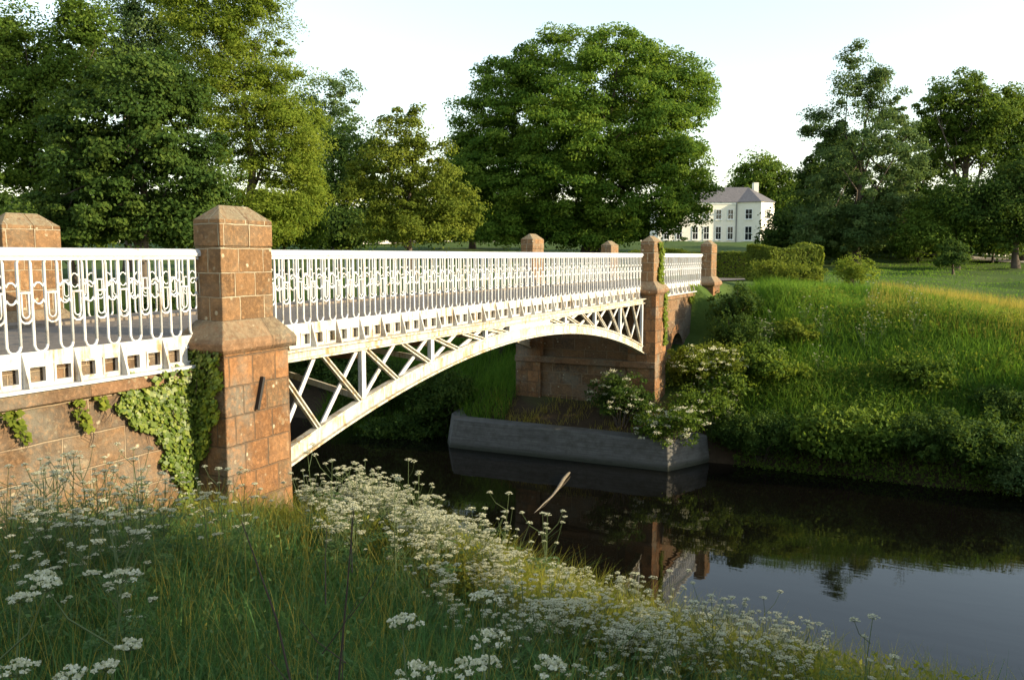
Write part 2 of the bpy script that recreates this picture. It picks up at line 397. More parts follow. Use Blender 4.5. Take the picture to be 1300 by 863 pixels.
# arch trusses ------------------------------------------
def ribz(s): return -(1.9+1.27*((s-SC)/8.8)**2)
def truss(x, name='arch_girder'):
    r = empty(name, parent=bridge)
    e = 9.25; f = 27.15; N = 48
    ss = np.linspace(e, f, N)
    # rib: web plus top and bottom flanges
    q = MB(); D = .21
    q.prism([(s, zz(ribz(s))) for s in ss]+[(s, zz(ribz(s)+D)) for s in ss[::-1]], 'x', x-.03, x+.03)
    q.build('rib_web', M['rustpaint'], r)
    for nm, dz, wd, th in (('bottom_flange', -.03, .10, .035), ('top_flange', D-.005, .065, .035)):
        q = MB(); q.prism([(s, zz(ribz(s)+dz)) for s in ss]+[(s, zz(ribz(s)+dz+th)) for s in ss[::-1]], 'x', x-wd, x+wd); q.build(nm, M['rustpaint'], r)
    q = MB(); q.box((x-.035,9.2,zz(-1.535)),(x+.035,27.2,zz(-1.415))); q.build('top_chord', M['rustpaint'], r)
    q = MB(); q.box((x-.12,9.2,zz(-1.418)),(x+.13,27.2,zz(-1.388))); q.build('chord_flange', M['rustpaint'], r)
    q = MB(); q.box((x-.06,9.2,zz(-1.56)),(x+.10,27.2,zz(-1.53))); q.build('chord_lip', M['rustpaint'], r)
    for k in range(-4, 5):
        if k == 0: continue
        s = SC+2.2*k
        if k == -4: s += .55+.0
        if k == 4: s -= .02
        if k == -4: continue
        zb = ribz(s)+D*.8
        MB().box((x-.03,s-.055,zz(zb)), (x+.05,s+.055,zz(-1.54))).build('vertical_post', M['paint'], r)
    for k in range(-8, 8):
        s0 = SC+1.1*k; s1 = s0+1.1
        if s0 > SC-1.2 and s1 < SC+1.2: continue
        g_ = .07
        a0 = max(s0+g_, 9.25); b0 = min(s1-g_, 27.1)
        p0 = (x+.02, a0, zz(-1.55)); p1 = (x+.02, b0, zz(ribz(b0)+D))
        dv = (Vector(p1)-Vector(p0)).normalized(); nn = Vector((0, -dv.z, dv.y))*.032
        q = MB()
        for sg in (-1, 1): q.bar(Vector(p0)+nn*sg, Vector(p1)+nn*sg, .05, .022, (1,0,0)) if False else q.bar(Vector(p0)+nn*sg, Vector(p1)+nn*sg, .022, .06, (1,0,0))
        q.bar(Vector(p0)+Vector((-.03,0,0)), Vector(p1)+Vector((-.03,0,0)), .08, .012, (1,0,0))
        q.build('diagonal_brace', M['rustpaint'], r)
        MB().bar((x-.035, a0, zz(ribz(a0)+D)), (x-.035, b0, zz(-1.55)), .075, .03, (1,0,0)).build('diagonal_brace', M['paint'], r)
    c0, c1 = SC-1.1, SC+1.15
    cs = np.linspace(c0, c1, 10)
    MB().prism([(s, zz(ribz(s)+D-.01)) for s in cs]+[(c1,zz(-1.53)),(c0,zz(-1.53))], 'x', x-.05, x+.055).build('centre_plate', M['paint'], r)
    return r
truss(RX+.10); truss(FX-.05)
for k in (-3,-2,-1,1,2,3):
    s = SC+2.2*k
    MB().bar((RX-.0, s+.02, zz(ribz(s)+.25)), (FX+.05, s+.02, zz(-1.6)), .05, .10).build('sway_brace', M['rustpaint'], dk)
# railings ----------------------------------------------
P_ = .312
ZB, ZT = -1.03, .0
def arc(cy, cz, r, a0, a1, n=6): return [(0, cy+r*math.cos(a), cz+r*math.sin(a)) for a in np.linspace(a0, a1, n)]
def baluster_mesh():
    q = MB(); rb = .0175; w = P_/2; r = w/2
    # serpentine: up at 0, over the top to w, down, under to 2w
    pts = [(0,0,ZB+r)]+[(0,0,ZT-r)]+arc(r, ZT-r, r, math.pi, 0)[1:]+[(0,w,ZB+r)]+arc(w+r, ZB+r, r, math.pi, 2*math.pi)[1:]
    q.tube(pts, rb, 6)
    L = ZT-ZB
    ri = r
    # closed loop hanging in the hoop, with a link and an inner slot
    q.tube(arc(r, ZT-.62*L, ri, math.pi, 2*math.pi), .015, 6)
    q.tube([(0,0,ZT-.38*L),(0,w,ZT-.38*L)], .014, 6)
    q.tube([(0,w*.24,ZT-.38*L-.01)]+arc(r, ZT-.60*L, ri*.52, math.pi, 2*math.pi)+[(0,w*.76,ZT-.38*L-.01)], .010, 5)
    q.tube(arc(w+r, ZT-.27*L-r, ri, math.pi, 0), .009, 6) if False else q.tube([(0,w,ZT-.27*L)]+arc(w+r, ZT-.27*L-.05, r*.6, math.pi, 0)+[(0,2*w,ZT-.27*L)], .013, 5)
    q.tube([(0,w,ZT-.50*L)]+arc(w+r, ZT-.50*L+.05, r*.6, math.pi, 2*math.pi)+[(0,2*w,ZT-.50*L)], .013, 5)
    return q
def panel_unit(bracket):
    q = MB(); d = .02; z0, z1 = -1.40, -1.02; a = .065; b = .248     # window between a and b
    zw0, zw1 = -1.345, -1.185
    q.box((-d,0,z0),(d,P_,zw0)); q.box((-d,0,zw1),(d,P_,z1)); q.box((-d,0,zw0),(d,a,zw1)); q.box((-d,b,zw0),(d,P_,zw1))
    q.box((d,a-.022,zw0-.022),(d+.014,b+.022,zw0)); q.box((d,a-.022,zw1),(d+.014,b+.022,zw1+.022))
    q.box((d,a-.022,zw0),(d+.014,a,zw1)); q.box((d,b,zw0),(d+.014,b+.022,zw1))
    if bracket:
        q.prism([(d,z1),(d,z0),(d+.11,z0),(d+.10,z0+.05),(d+.02,z1-.05)], 'y', -.014, .014)
    return q
balm = None
def railing(x, s0, s1, on_bridge, side, ends=True):
    global balm
    r = empty('railing', (x, 0, 0), parent=bridge)
    nn = int(round((s1-s0)/P_)); p = (s1-s0)/nn
    for i in range(nn):
        if balm is None: balm = [baluster_mesh().build('baluster', M['paint'], r, smooth=True), None, None]; o = balm[0]
        else: o = balm[0].copy(); C.objects.link(o); o.parent = r
        o.location = (0, s0+i*p, E); o.scale = (1, p/P_, 1)
        b = i % 2
        if balm[1+b] is None: balm[1+b] = panel_unit(b == 0).build('base_panel', M['panelpaint'], r); o = balm[1+b]
        else: o = balm[1+b].copy(); C.objects.link(o); o.parent = r
        o.location = (0, s0+i*p, E); o.scale = (side, p/P_, 1)
    hr = MB(); hr.loft([[(a*.055, s, zz(.045)+c*.045) for a, c in ((-1,-1),(1,-1),(1.1,-.2),(.75,.75),(0,1),(-.75,.75),(-1.1,-.2))] for s in (s0-.02, s1+.02)])
    hr.build('handrail', M['paint'], r)
    MB().box((-.03,s0,zz(-.045)),(.03,s1,zz(-.002))).build('under_rail', M['paint'], r)
    MB().box((-.10 if side < 0 else -.05,s0,zz(-1.437)),(.05 if side < 0 else .13,s1,zz(-1.401))).build('bottom_plate', M['paint'], r)
    if on_bridge: MB().box((-.070*side,s0,zz(-1.38)),(-.055*side,s1,zz(-1.06))).build('backing_plate', M['rustpaint'], r)
    return r
for x, sd_ in ((RX+.02, 1), (FX-.02, -1)):
    railing(x, .22, 8.18, False, sd_)
    railing(x, 9.17, 27.23, True, sd_)
    railing(x, 28.22, 35.38, False, sd_)

# ------------------------------------------------------------ vegetation builders
def leaves(Cn, size, up=.5, nrm=None, asp=.62, seed=1):
    """diamond leaves at Cn (n,3); size (n,) half length; returns V,F"""
    r = np.random.default_rng(seed); n = len(Cn)
    N = r.normal(size=(n,3)); N /= np.linalg.norm(N, axis=1)[:,None]
    if nrm is not None: N = N*(1-up)+nrm*up
    N /= np.linalg.norm(N, axis=1)[:,None]+1e-9
    T = r.normal(size=(n,3)); U = np.cross(N, T); U /= np.linalg.norm(U, axis=1)[:,None]+1e-9
    W = np.cross(N, U); s = np.asarray(size)[:,None]
    bend = N*s*.18
    V = np.stack([Cn-U*s, Cn-W*s*asp-bend, Cn+U*s, Cn+W*s*asp-bend], 1).reshape(-1,3)
    F = np.arange(4*n).reshape(n,4)
    return V, F
def crown_points(lobes, nclump, perclump, rc, flat=.6, inner=.25, seed=0, floor=None, shell=.35, var=1.15):
    """leaf centres gathered in clumps around the surface of the lobes (ellipsoids)"""
    r = np.random.default_rng(seed); L = np.array(lobes, float)
    vol = (L[:,3]*L[:,4]+L[:,4]*L[:,5]+L[:,3]*L[:,5]); pr = vol/vol.sum()
    P = []; tries = 0; D = []
    while len(P) < nclump and tries < nclump*12:
        tries += 1
        l = L[r.choice(len(L), p=pr)]; d = r.normal(size=3); d /= np.linalg.norm(d)
        if d[2] < -.75: continue
        rad = 1-shell*r.random()**1.6 if r.random() > inner else r.random()*.75
        rad *= 1+.07*r.normal()
        p = l[:3]+d*l[3:]*rad
        if floor is not None and p[2] < floor: continue
        P.append(p); D.append(d)
    P = np.array(P); D = np.array(D); k = len(P)
    sz = rc*((.38+1.15*r.random(k)**1.5) if var > 1 else (.75+.5*r.random(k)))
    q = r.normal(size=(k, perclump, 3)); q /= np.linalg.norm(q, axis=2)[...,None]
    q[...,2] = np.where(r.random((k,perclump)) < .72, np.abs(q[...,2]), q[...,2])
    q *= (r.random((k,perclump))**.45)[...,None]
    q[...,2] *= flat
    X = P[:,None,:]+q*sz[:,None,None]
    nrm = q*1.0+D[:,None,:]*.5; nrm[...,2] += .35
    nrm /= np.linalg.norm(nrm, axis=2)[...,None]
    t = np.clip(.5+.16*r.normal(size=(k,1))+.13*r.normal(size=(k,perclump)), 0, 1)
    return X.reshape(-1,3), nrm.reshape(-1,3), t.ravel(), P
def limbs(base, top_pts, trunkR, H0, nmain=9, seed=0, spread=.3, lean=(0,0)):
    r = np.random.default_rng(seed); q = MB()
    P = np.array(top_pts); cz = P[:,2].max()
    tx, ty = P[:,0].mean()*.5+lean[0], P[:,1].mean()*.5
    zt = H0+(cz-H0)*.62
    spine = [Vector((tx*(z/zt)+.18*math.sin(z*.8+seed)*min(1,z/3), ty*(z/zt)+.12*math.cos(z*.7+seed), z)) for z in np.linspace(0, zt, 9)]
    rad = [trunkR*(1-.78*i/8)*(1.35 if i == 0 else 1) for i in range(9)]
    q.tube([spine[0]-Vector((0,0,.6))]+spine, [rad[0]*1.1]+rad, 9)
    sel = r.choice(len(P), min(len(P), nmain*5), replace=False)
    mains = []
    for i, k in enumerate(sel):
        p = Vector(P[k]); 
        if i < nmain:
            f = .25+.7*(i/nmain); j = f*8; a = spine[int(j)].lerp(spine[min(8,int(j)+1)], j-int(j))
            if a.z < H0*.8: a = a+Vector((0,0,0)); 
            rr = trunkR*.42*(1-.5*f)
        else:
            mn = min(mains, key=lambda s: (s[0]-p).length); a = mn[0]; rr = mn[1]*.55
        mid = a.lerp(p, .5)+Vector((0,0,-.06*(p-a).length))+Vector(r.normal(size=3)*.05*(p-a).length)
        m2 = a.lerp(p, .25)+Vector((0,0,-.05*(p-a).length))+Vector(r.normal(size=3)*.02*(p-a).length)
        pts = [a, m2, mid, p]; 
        q.tube(pts, [rr, rr*.8, rr*.55, rr*.15], 5)
        if i < nmain: mains += [(mid, rr*.6), (m2, rr*.8), (mid.lerp(p,.5), rr*.4)]
    return q
def tree(name, label, px, F, lobes_px, mat, nclump, per, rc, leaf, tr=.35, py_base=None, flat=.8, inner=.25, seed=0, cat='tree', group=None, depth=.85, H0=None, limb=9, asp=.62, shell=.4, var=1.15):
    """lobes given as (px,py,rx,ry) seen from the photo, turned into metres round the tree's own foot"""
    b = at(px, 325, F); bz = gz(b.x, b.y)
    root = empty(name, (b.x, b.y, bz), TH); tag(root, label, cat, group)
    r = np.random.default_rng(seed+99); L = []
    for i, l in enumerate(lobes_px):
        k = F/FPX; dx = (l[0]-px)*k; dz = E+(325-l[1])*k-bz; rx = l[2]*k; rz = l[3]*k
        dy = (l[4] if len(l) > 4 else r.uniform(-.35, .35))*rx
        L.append((dx, dy, dz, rx, rx*depth if len(l) < 6 else l[5]*k, rz))
    X, N, t, P = crown_points(L, nclump, per, rc, flat, inner, seed, floor=.35, shell=shell, var=var)
    V, Fc = leaves(X, leaf*(.6+.7*r.random(len(X))), .55, N, asp, seed)
    npmesh('crown', V, Fc, M[mat], root, np.repeat(t, 4))
    h0 = H0 if H0 else max(.8, min(l[2]-l[5] for l in L)+.5)
    limbs(None, P, tr, h0, limb, seed).build('trunk', M['bark'], root, smooth=True)
    return root
def shrub_at(name, label, x, y, rx, ry, h, mat, n, rc, leaf, seed, cat='shrub', group=None, flowers=0, z=None, flat=.8, fmat='cream'):
    bz = gz(x, y) if z is None else z
    root = empty(name, (x, y, bz)); tag(root, label, cat, group)
    r = np.random.default_rng(seed)
    L = [(0,0,h*.5,rx*.8,ry*.8,h*.48)]+[(r.uniform(-.6,.6)*rx, r.uniform(-.6,.6)*ry, h*r.uniform(.25,.7), rx*.45, ry*.45, h*.3) for _ in range(5)]
    X, N, t, P = crown_points(L, n, 55, rc, flat, .3, seed, floor=.02)
    V, Fc = leaves(X, leaf*(.6+.7*r.random(len(X))), .5, N, .55, seed)
    npmesh('foliage', V, Fc, M[mat], root, np.repeat(t, 4))
    q = MB()
    for p in P[r.choice(len(P), min(len(P), 14), replace=False)]:
        q.tube([(p[0]*.12, p[1]*.12, -.1), (p[0]*.5, p[1]*.5, p[2]*.6), tuple(p)], [.022,.016,.006], 4)
    q.build('stem', M['bark'], root)
    if flowers:
        d = r.normal(size=(flowers*3,3)); d /= np.linalg.norm(d, axis=1)[:,None]
        sel = (d[:,2] > -.2) & (d[:,1] < .55); d = d[sel][:flowers]
        A = np.array(L); k = r.integers(0, len(A), len(d)); c = A[k,:3]+d*A[k,3:]*1.04
        for ci in c:
            m_ = 30; o = r.normal(size=(m_, 3))*.5; o[:,2] *= .35; X = o*(.07+.07*r.random())
            V, Fc = leaves(X, np.full(m_, .024), .35, np.tile([.3,-.3,.8], (m_,1)), .9, int(r.integers(1e6)))
            fo = npmesh('flower_head', V, Fc, M[fmat], root, np.repeat(r.random(m_), 4)); fo.location = tuple(ci)
    return root
# grass ---------------------------------------------------
def blades(X, Y, Z, h, wd, lean, seed, seg=3):
    r = np.random.default_rng(seed); n = len(X); a = r.random(n)*2*np.pi; b = a+r.normal(size=n)*.5
    dx, dy = np.cos(a), np.sin(a); sx, sy = -np.sin(b), np.cos(b)
    rows = []; 
    ts = np.linspace(0, 1, seg+1)
    for t in ts:
        off = lean*h*t**2; zz_ = Z+h*(t-.22*lean*t**3); ww = wd*(1-t)**.7 if t < 1 else wd*.06
        if t == 0: ww = wd*.8
        cx = X+dx*off; cy = Y+dy*off
        rows += [np.stack([cx-sx*ww, cy-sy*ww, zz_], -1), np.stack([cx+sx*ww, cy+sy*ww, zz_], -1)]
    V = np.stack(rows, 1); k = 2*(seg+1)
    f = np.array([[2*i, 2*i+1, 2*i+3, 2*i+2] for i in range(seg)])
    F = (np.arange(n)[:,None,None]*k+f[None]).reshape(-1,4)
    return V.reshape(-1,3), F, k
def grass(name, X, Y, h, wd, lean, mat, seed, label, cat='grass', tint=None, seg=3, z=None):
    Z = ground(X, Y)-.03 if z is None else z
    V, F, k = blades(X, Y, Z, h, wd, lean, seed, seg)
    r = np.random.default_rng(seed+5)
    t = np.clip(.5+.2*r.normal(size=len(X)), 0, 1) if tint is None else tint
    o = npmesh(name, V, F, M[mat], None, np.repeat(t, k)); return tag(o, label, cat, kind='stuff')
def pn(x, y, s, seed=0):        # cheap patchy noise 0..1
    r = np.random.default_rng(seed); v = 0
    for i in range(5):
        a = r.uniform(0, 6.28); f = s*(1+.6*i); v = v+np.sin(x*f*math.cos(a)+y*f*math.sin(a)+r.uniform(0,6.28)+.7*np.sin(y*f*.7+i))
    return .5+v/10
def inview(x, y, m=60, zoff=0):
    F, Rr = FR(x, y); return (F > .6) & (650+Rr/np.maximum(F,.01)*FPX > -m-200/np.maximum(F,1)) & (650+Rr/np.maximum(F,.01)*FPX < 1300+m+200/np.maximum(F,1))
# near bank
n = 150000; X = rng.uniform(-.35, 16, n); Y = rng.uniform(.4, 11.3, n); k = inview(X, Y, 120) & (rng.random(n) < .25+.85*pn(X, Y, 1.1, 3)); X, Y = X[k], Y[k]
F_, _ = FR(X, Y); k = F_ > 1.2; X, Y, F_ = X[k], Y[k], F_[k]
h = (.18+.55*rng.random(len(X))**1.4)*(.35+1.15*pn(X, Y, 1.3, 8)); 
grass('grass', X, Y, h, .003+.0055*rng.random(len(X))**2, .25+1.0*rng.random(len(X)), 'grass', 21, 'long green grass covering the near bank below the bridge', tint=np.clip(-.05+.8*pn(X,Y,1.5,4)+.28*rng.normal(size=len(X)), 0, 1), seg=4)
n = 9000; X = rng.uniform(-.3, 15, n); Y = rng.uniform(1.5, 10, n); k = inview(X, Y, 120); X, Y = X[k], Y[k]
grass('seeding_grass', X, Y, .55+.4*rng.random(len(X)), np.full(len(X), .0022), .1+.5*rng.random(len(X)), 'dry_sunlit', 22, 'thin straw coloured grass stalks scattered through the near bank')
# far bank
n = 230000; X = rng.uniform(-1, 42, n); Y = 27.7+rng.random(n)*13; k = inview(X, Y, 60) & ~((X < 1) & (Y > 26)) & (rng.random(n) < .3+.8*pn(X, Y, .6, 5)); X, Y = X[k], Y[k]
pt = pn(X, Y, .55, 9); wave = np.clip(pn(X, Y, .35, 31), 0, 1)
h = (.28+.55*rng.random(len(X)))*(.45+1.1*wave)*np.where(Y > 35, .75, 1)
grass('grass', X, Y, h, .007+.012*rng.random(len(X)), .15+.95*rng.random(len(X)), 'grassfar', 23, 'tall lush grass on the far river bank right of the bridge', tint=np.clip(-.15+1.2*pt+.2*rng.normal(size=len(X)), 0, 1), seg=3)
n = 90000; X = rng.uniform(6, 48, n); Y = 31.5+rng.random(n)*14+.06*X; k = inview(X, Y, 40) & (rng.random(n) < .25+.7*pn(X, Y, .7, 6)) & (Y-32.5 > .18*(14-X)); X, Y = X[k], Y[k]
grass('meadow_grass', X, Y, .35+.45*rng.random(len(X)), .006+.005*rng.random(len(X)), .05+.35*rng.random(len(X)), 'dry_sunlit', 24, 'seeding meadow grass tinted sunlit gold along the top of the far bank', seg=2)  # seeding grass is real, its gold carries the sun falling on it
# lawn tufts beyond
n = 120000; X = rng.uniform(-30, 90, n); Y = 40+60*rng.random(n)**1.3; k = inview(X, Y, 20) & ~((X > -5.5) & (X < .2)); X, Y = X[k], Y[k]
F_, _ = FR(X, Y)
grass('lawn_grass', X, Y, (.07+.09*rng.random(len(X))), .012+F_*.0004, .3+.6*rng.random(len(X)), 'grassfar', 25, 'short lawn grass between the river bank and the trees', seg=2)
# grass on the shaded earth slope left under the bridge
n = 20000; X = rng.uniform(-14, -4.9, n); Y = 25.9+rng.random(n)*7; k = (rng.random(n) < .8); X, Y = X[k], Y[k]
grass('grass', X, Y, .35+.55*rng.random(len(X)), .01+.008*rng.random(len(X)), .2+.6*rng.random(len(X)), 'grassfar', 26, 'shaded grass on the far bank seen under the left of the arch', seg=3)
n = 5000; X = rng.uniform(-6, .9, n); Y = 25.95+rng.random(n)*1.1; k = (rng.random(n) < np.clip(pn(X, Y, 1.6, 12)*1.6-.5, 0, 1)); X, Y = X[k], Y[k]
grass('weeds', X, Y, .10+.3*rng.random(len(X)), .007+.006*rng.random(len(X)), .3+.6*rng.random(len(X)), 'dry_sunlit', 27, 'sparse brown weeds along the top of the concrete river wall', cat='weeds', seg=2)

# ------------------------------------------------------------ concrete river wall, path, driftwood
cw = empty('river_wall', (0,0,0)); tag(cw, 'low grey concrete wall at the water edge below the far abutment', 'river wall')
foot = [(-5.5, 24.2), (-5.2, 22.3), (-4.75, 21.65), (2.2, 21.75), (3.0, 23.5)]
inn = [(-4.9, 24.2), (-4.65, 22.8), (-4.4, 22.5), (1.75, 22.55), (2.4, 23.7)]
SCW = 1.155
foot = [(8.2+(a-8.2)*SCW, b*SCW) for a, b in foot]; inn = [(8.2+(a-8.2)*SCW, b*SCW) for a, b in inn]
q = MB(); zt_, zb_ = zz(-4.95), zz(-8)
def ringat(pt, ip, top): return [(pt[0]+.0,pt[1],zb_),(pt[0]+(ip[0]-pt[0])*.45,pt[1]+(ip[1]-pt[1])*.45,top-.02),(ip[0],ip[1],top+.03),(ip[0],ip[1],zb_)]
tops = [zz(t*SCW) for t in (-4.7, -4.82, -4.90, -4.95, -5.0)]
q.loft([ringat(a, b, t) for a, b, t in zip(foot, inn, tops)])
q.build('wall_face', M['concrete'], cw, .03)
db = MB(); a = at(678, 655, 20); a.z = -.3; 
pA = at(678, 657, 21.6); pB = at(725, 606, 25.5); pA.z = -.01; pB.z = .05
dw = MB(); dw.tube([pA.lerp(pB,t)+Vector((.05*math.sin(t*5),0,.03*math.sin(t*9))) for t in (0,.2,.4,.6,.8,.95,1)], [.012,.02,.03,.048,.055,.045,.025], 7)
o = dw.build('driftwood_branch', M['wood'], smooth=True); tag(o, 'pale waterlogged branch sticking out of the river in front of the concrete wall', 'branch')
q = MB(); 
pts = [at(px, 325, F) for px, F in ((1150,97),(1195,92),(1240,88),(1290,84),(1340,80),(1500,66))]
for i in range(len(pts)-1):
    a, b = pts[i], pts[i+1]; d = (b-a).normalized(); nn = Vector((-d.y, d.x, 0))*1.6
    n0 = len(q.v)
    for p in (a-nn, b-nn, b+nn, a+nn): q.v.append((p.x, p.y, gz(p.x, p.y)+.25))
    q.f.append((n0, n0+1, n0+2, n0+3))
q.build('path', M['path'])['kind'] = 'structure'
q = MB(); 
for i in range(20):
    y0, y1 = 36+i*5, 41+i*5; n0 = len(q.v)
    cxa, cxb = -2.4-.012*max(0,y0-42)**1.4, -2.4-.012*max(0,y1-42)**1.4
    for x, y in ((cxa-1.7,y0),(cxa+1.7,y0),(cxb+1.7,y1),(cxb-1.7,y1)): q.v.append((x, y, (max(gz(x, y)+.06, zz(-1.06)-.02*(y-36)) if y < 52 else gz(x, y)+.06)))
    q.f.append((n0, n0+1, n0+2, n0+3))
q.build('road', M['asphalt'])['kind'] = 'structure'

# ------------------------------------------------------------ house
K = 165/FPX
hb = at(900, 325, 165)
hz = gz(hb.x, hb.y)
house = empty('country_house', (hb.x, hb.y, hz), TH); tag(house, 'large two storey cream country house with slate roof beyond the lawn', 'house')
def hx(px): return (px-900)*K
M['render'] = simple('cream wall render', (.74,.70,.60), .85, .06, 2)
M['slate'] = simple('slate roof tiles', (.13,.12,.12), .7, .3, 3)
M['glass'] = simple('dark window glass', (.015,.018,.02), .08, .1, 3, spec=.6)
M['frame'] = simple('white window frame', (.8,.8,.78), .5, .05)
EV = 7.75; foot_y = 0.0
WL = hx(835); WJ = hx(934)
B_ = (hx(960), -2.3); C_ = (hx(981.5), .3); 
main = [(WL,0),(WJ,0),B_,C_,(C_[0],9.5),(WL,9.5)]
MB().prism([(a,b) for a,b in main], 'z', -1.5, EV).build('wall', M['render'], house)
rf = MB(); ov = .35
eave = [(WL-ov,-ov),(WJ-.1,-ov),(B_[0]-.05,B_[1]-ov),(C_[0]+ov,C_[1]-.1),(C_[0]+ov,9.5+ov),(WL-ov,9.5+ov)]
RZ = EV+3.2; ra = (WL+4.5, 4.6, RZ); rb = (hx(955), 4.2, RZ)
v = [(a,b,EV+.02) for a,b in eave]+[ra, rb]
rf.v = v; rf.f = [(0,1,7,6),(1,2,7),(2,3,7),(3,4,7),(4,5,6,7),(5,0,6)]
# hollow underside closed by the eaves board
rf.f.append((5,4,3,2,1,0)); rfo = rf.build('roof', M['slate'], house)
MB().box((hx(962),4.0,EV+1.2),(hx(968),5.4,RZ+.9)).build('chimney', M['render'], rfo)
MB().box((hx(880),4.0,EV+1.2),(hx(889),5.2,RZ+2.4)).build('chimney', M['render'], rfo)
MB().bar((WJ-.1,-.12,0),(WJ-.1,-.12,EV),.12,.12).build('drainpipe', M['slate'], house)
MB().prism([(WL-.2,-.12),(WJ,-.12),(WJ,.0),(WL-.2,.0)], 'z', EV-.35, EV-.02).build('cornice', M['frame'], house)
def hwin(x, y, z, wd, ht, ang):
    r = empty('window', (x, y, z), ang, parent=house)
    MB().box((-wd/2,-.02,0),(wd/2,.03,ht)).build('pane', M['glass'], r)
    q = MB(); 
    for a,b,c,d in ((-wd/2-.09,0-.09,-wd/2,ht+.09),(wd/2,-.09,wd/2+.09,ht+.09),(-wd/2,-.09,wd/2,0),(-wd/2,ht,wd/2,ht+.09),(-wd/2,ht*.5-.04,wd/2,ht*.5+.04),(-.025,0,.025,ht)):
        q.box((a,-.07,b),(c,-.015,d))
    q.build('window_frame', M['frame'], r)
    MB().box((-wd/2-.18,-.22,-.22),(wd/2+.18,.03,-.095)).build('sill', M['frame'], r)
for px in (926, 911, 896, 882, 862, 846): hwin(hx(px), -.03, 4.6, .95, 1.75, 0)
for px in (926, 911, 896, 882, 862, 846): hwin(hx(px), -.03, .75, .95, 2.35, 0)
ag = math.atan2(B_[1], B_[0]-WJ); mx, my = (WJ+B_[0])/2, B_[1]/2
nx_, ny_ = math.sin(ag), -math.cos(ag)
for z, ht in ((4.6,1.75),(.6,2.5)): hwin(mx+nx_*.03, my+ny_*.03, z, 1.2, ht, ag)
ag = math.atan2(C_[1]-B_[1], C_[0]-B_[0]); mx, my = (C_[0]+B_[0])/2, (B_[1]+C_[1])/2
nx_, ny_ = math.sin(ag), -math.cos(ag)
for z, ht in ((4.6,1.75),(.6,2.5)): hwin(mx+nx_*.03, my+ny_*.03, z, 1.2, ht, ag)

# ------------------------------------------------------------ hedges
def hedge(name, label, pts, wd, h, seed, n, mat='lf_hedge'):
    r = np.random.default_rng(seed); root = empty(name, (pts[0][0], pts[0][1], gz(*pts[0]))); tag(root, label, 'hedge')
    X = []; N = []; q = MB()
    for (a, b) in zip(pts[:-1], pts[1:]):
        a = np.array(a); b = np.array(b); L = np.linalg.norm(b-a); d = (b-a)/L; nn = np.array([-d[1], d[0]])
        m_ = int(n*L); t = r.random(m_)*L; u = r.uniform(-1, 1, m_); v = r.random(m_)
        face = r.random(m_); u = np.where(face < .62, np.sign(u)*(1-.12*r.random(m_)), u); v = np.where(face >= .62, 1-.06*r.random(m_)**2*2, v)
        ends = r.random(m_) < min(.4, .55*wd/L); te = r.random(m_) < .5; t = np.where(ends, np.where(te, L-.15*r.random(m_), .15*r.random(m_)), t); u = np.where(ends, r.uniform(-1,1,m_), u); v = np.where(ends, r.random(m_), v)
        bumpy = .10*np.sin(t*1.3+seed)+.06*np.sin(t*3.1)+.05*r.normal(size=m_)
        xy = a+d*t[:,None]+nn*(u*(wd/2)*(1-.10*v**6)+bumpy*np.sign(u)*.4)[:,None]
        z = v*(h+bumpy*.6)
        zg = ground(xy[:,0], xy[:,1])
        X.append(np.column_stack([xy[:,0], xy[:,1], zg+z]))
        no = np.column_stack([nn[0]*u*.9, nn[1]*u*.9, (v > .93)*1.0+.15]); no[ends,:2] = (d[None]*np.where(te, 1, -1)[:,None])[ends]; N.append(no/np.linalg.norm(no, axis=1)[:,None])
        a2 = a+d*.3; b2 = b-d*.3; q.bar((a2[0]-root.location.x, a2[1]-root.location.y, h*.46), (b2[0]-root.location.x, b2[1]-root.location.y, h*.46), wd*.78, h*.88)
    X = np.concatenate(X)-np.array(root.location)[None]; N = np.concatenate(N)
    V, F = leaves(X, .05+.05*r.random(len(X)), .6, N, .6, seed)
    npmesh('foliage', V, F, M[mat], root, np.repeat(np.clip(.5+.2*r.normal(size=len(X)), 0, 1), 4))
    q.build('inner_branches', M['twig'], root)
    return root
a = at(962, 325, 46); b = at(1028, 325, 46.5)
hedge('clipped_hedge', 'tall clipped hedge block with a sunlit right end on the lawn', [(a.x,a.y),(b.x,b.y)], 3.0, 1.95, 3, 4200)
a = at(800, 325, 60); b = at(962, 325, 57)
hedge('clipped_hedge', 'long dark clipped hedge running left behind the end pillars', [(a.x,a.y),(b.x,b.y)], 1.6, 1.75, 4, 1700)

# ------------------------------------------------------------ trees
T = tree
T('sycamore_tree', 'huge domed sycamore in the middle of the park beside the house', 750, 95,
  [(745,158,118,98,0,115),(660,182,80,85,.1,80),(828,168,68,85,0,80),(640,235,66,68,.0,60),(842,238,56,48,.1,50),(690,250,70,52,-.5,60),(790,262,75,42,-.5,60),(745,98,92,42,0,80),(610,180,32,44,0,36),(872,168,28,56,0,30),(725,210,60,60,-1.2,50),(810,200,50,50,-1.2,50),(875,278,30,24,0,30),(640,288,48,24,0,40),(715,290,50,24,-.6,40),(800,292,50,20,-.6,40),(600,270,34,30,0,30),(885,255,26,30,0,26),(660,300,60,16,-.5,40),(740,303,50,14,-.7,40),(570+35,215,30,40,0,30),(860,115,34,26,0,34),(645,118,40,34,0,40)],
  'lf_syc', 1150, 250, 1.45, .16, 1.0, flat=.72, inner=.10, seed=1, H0=3, limb=14, shell=.16, var=.5)
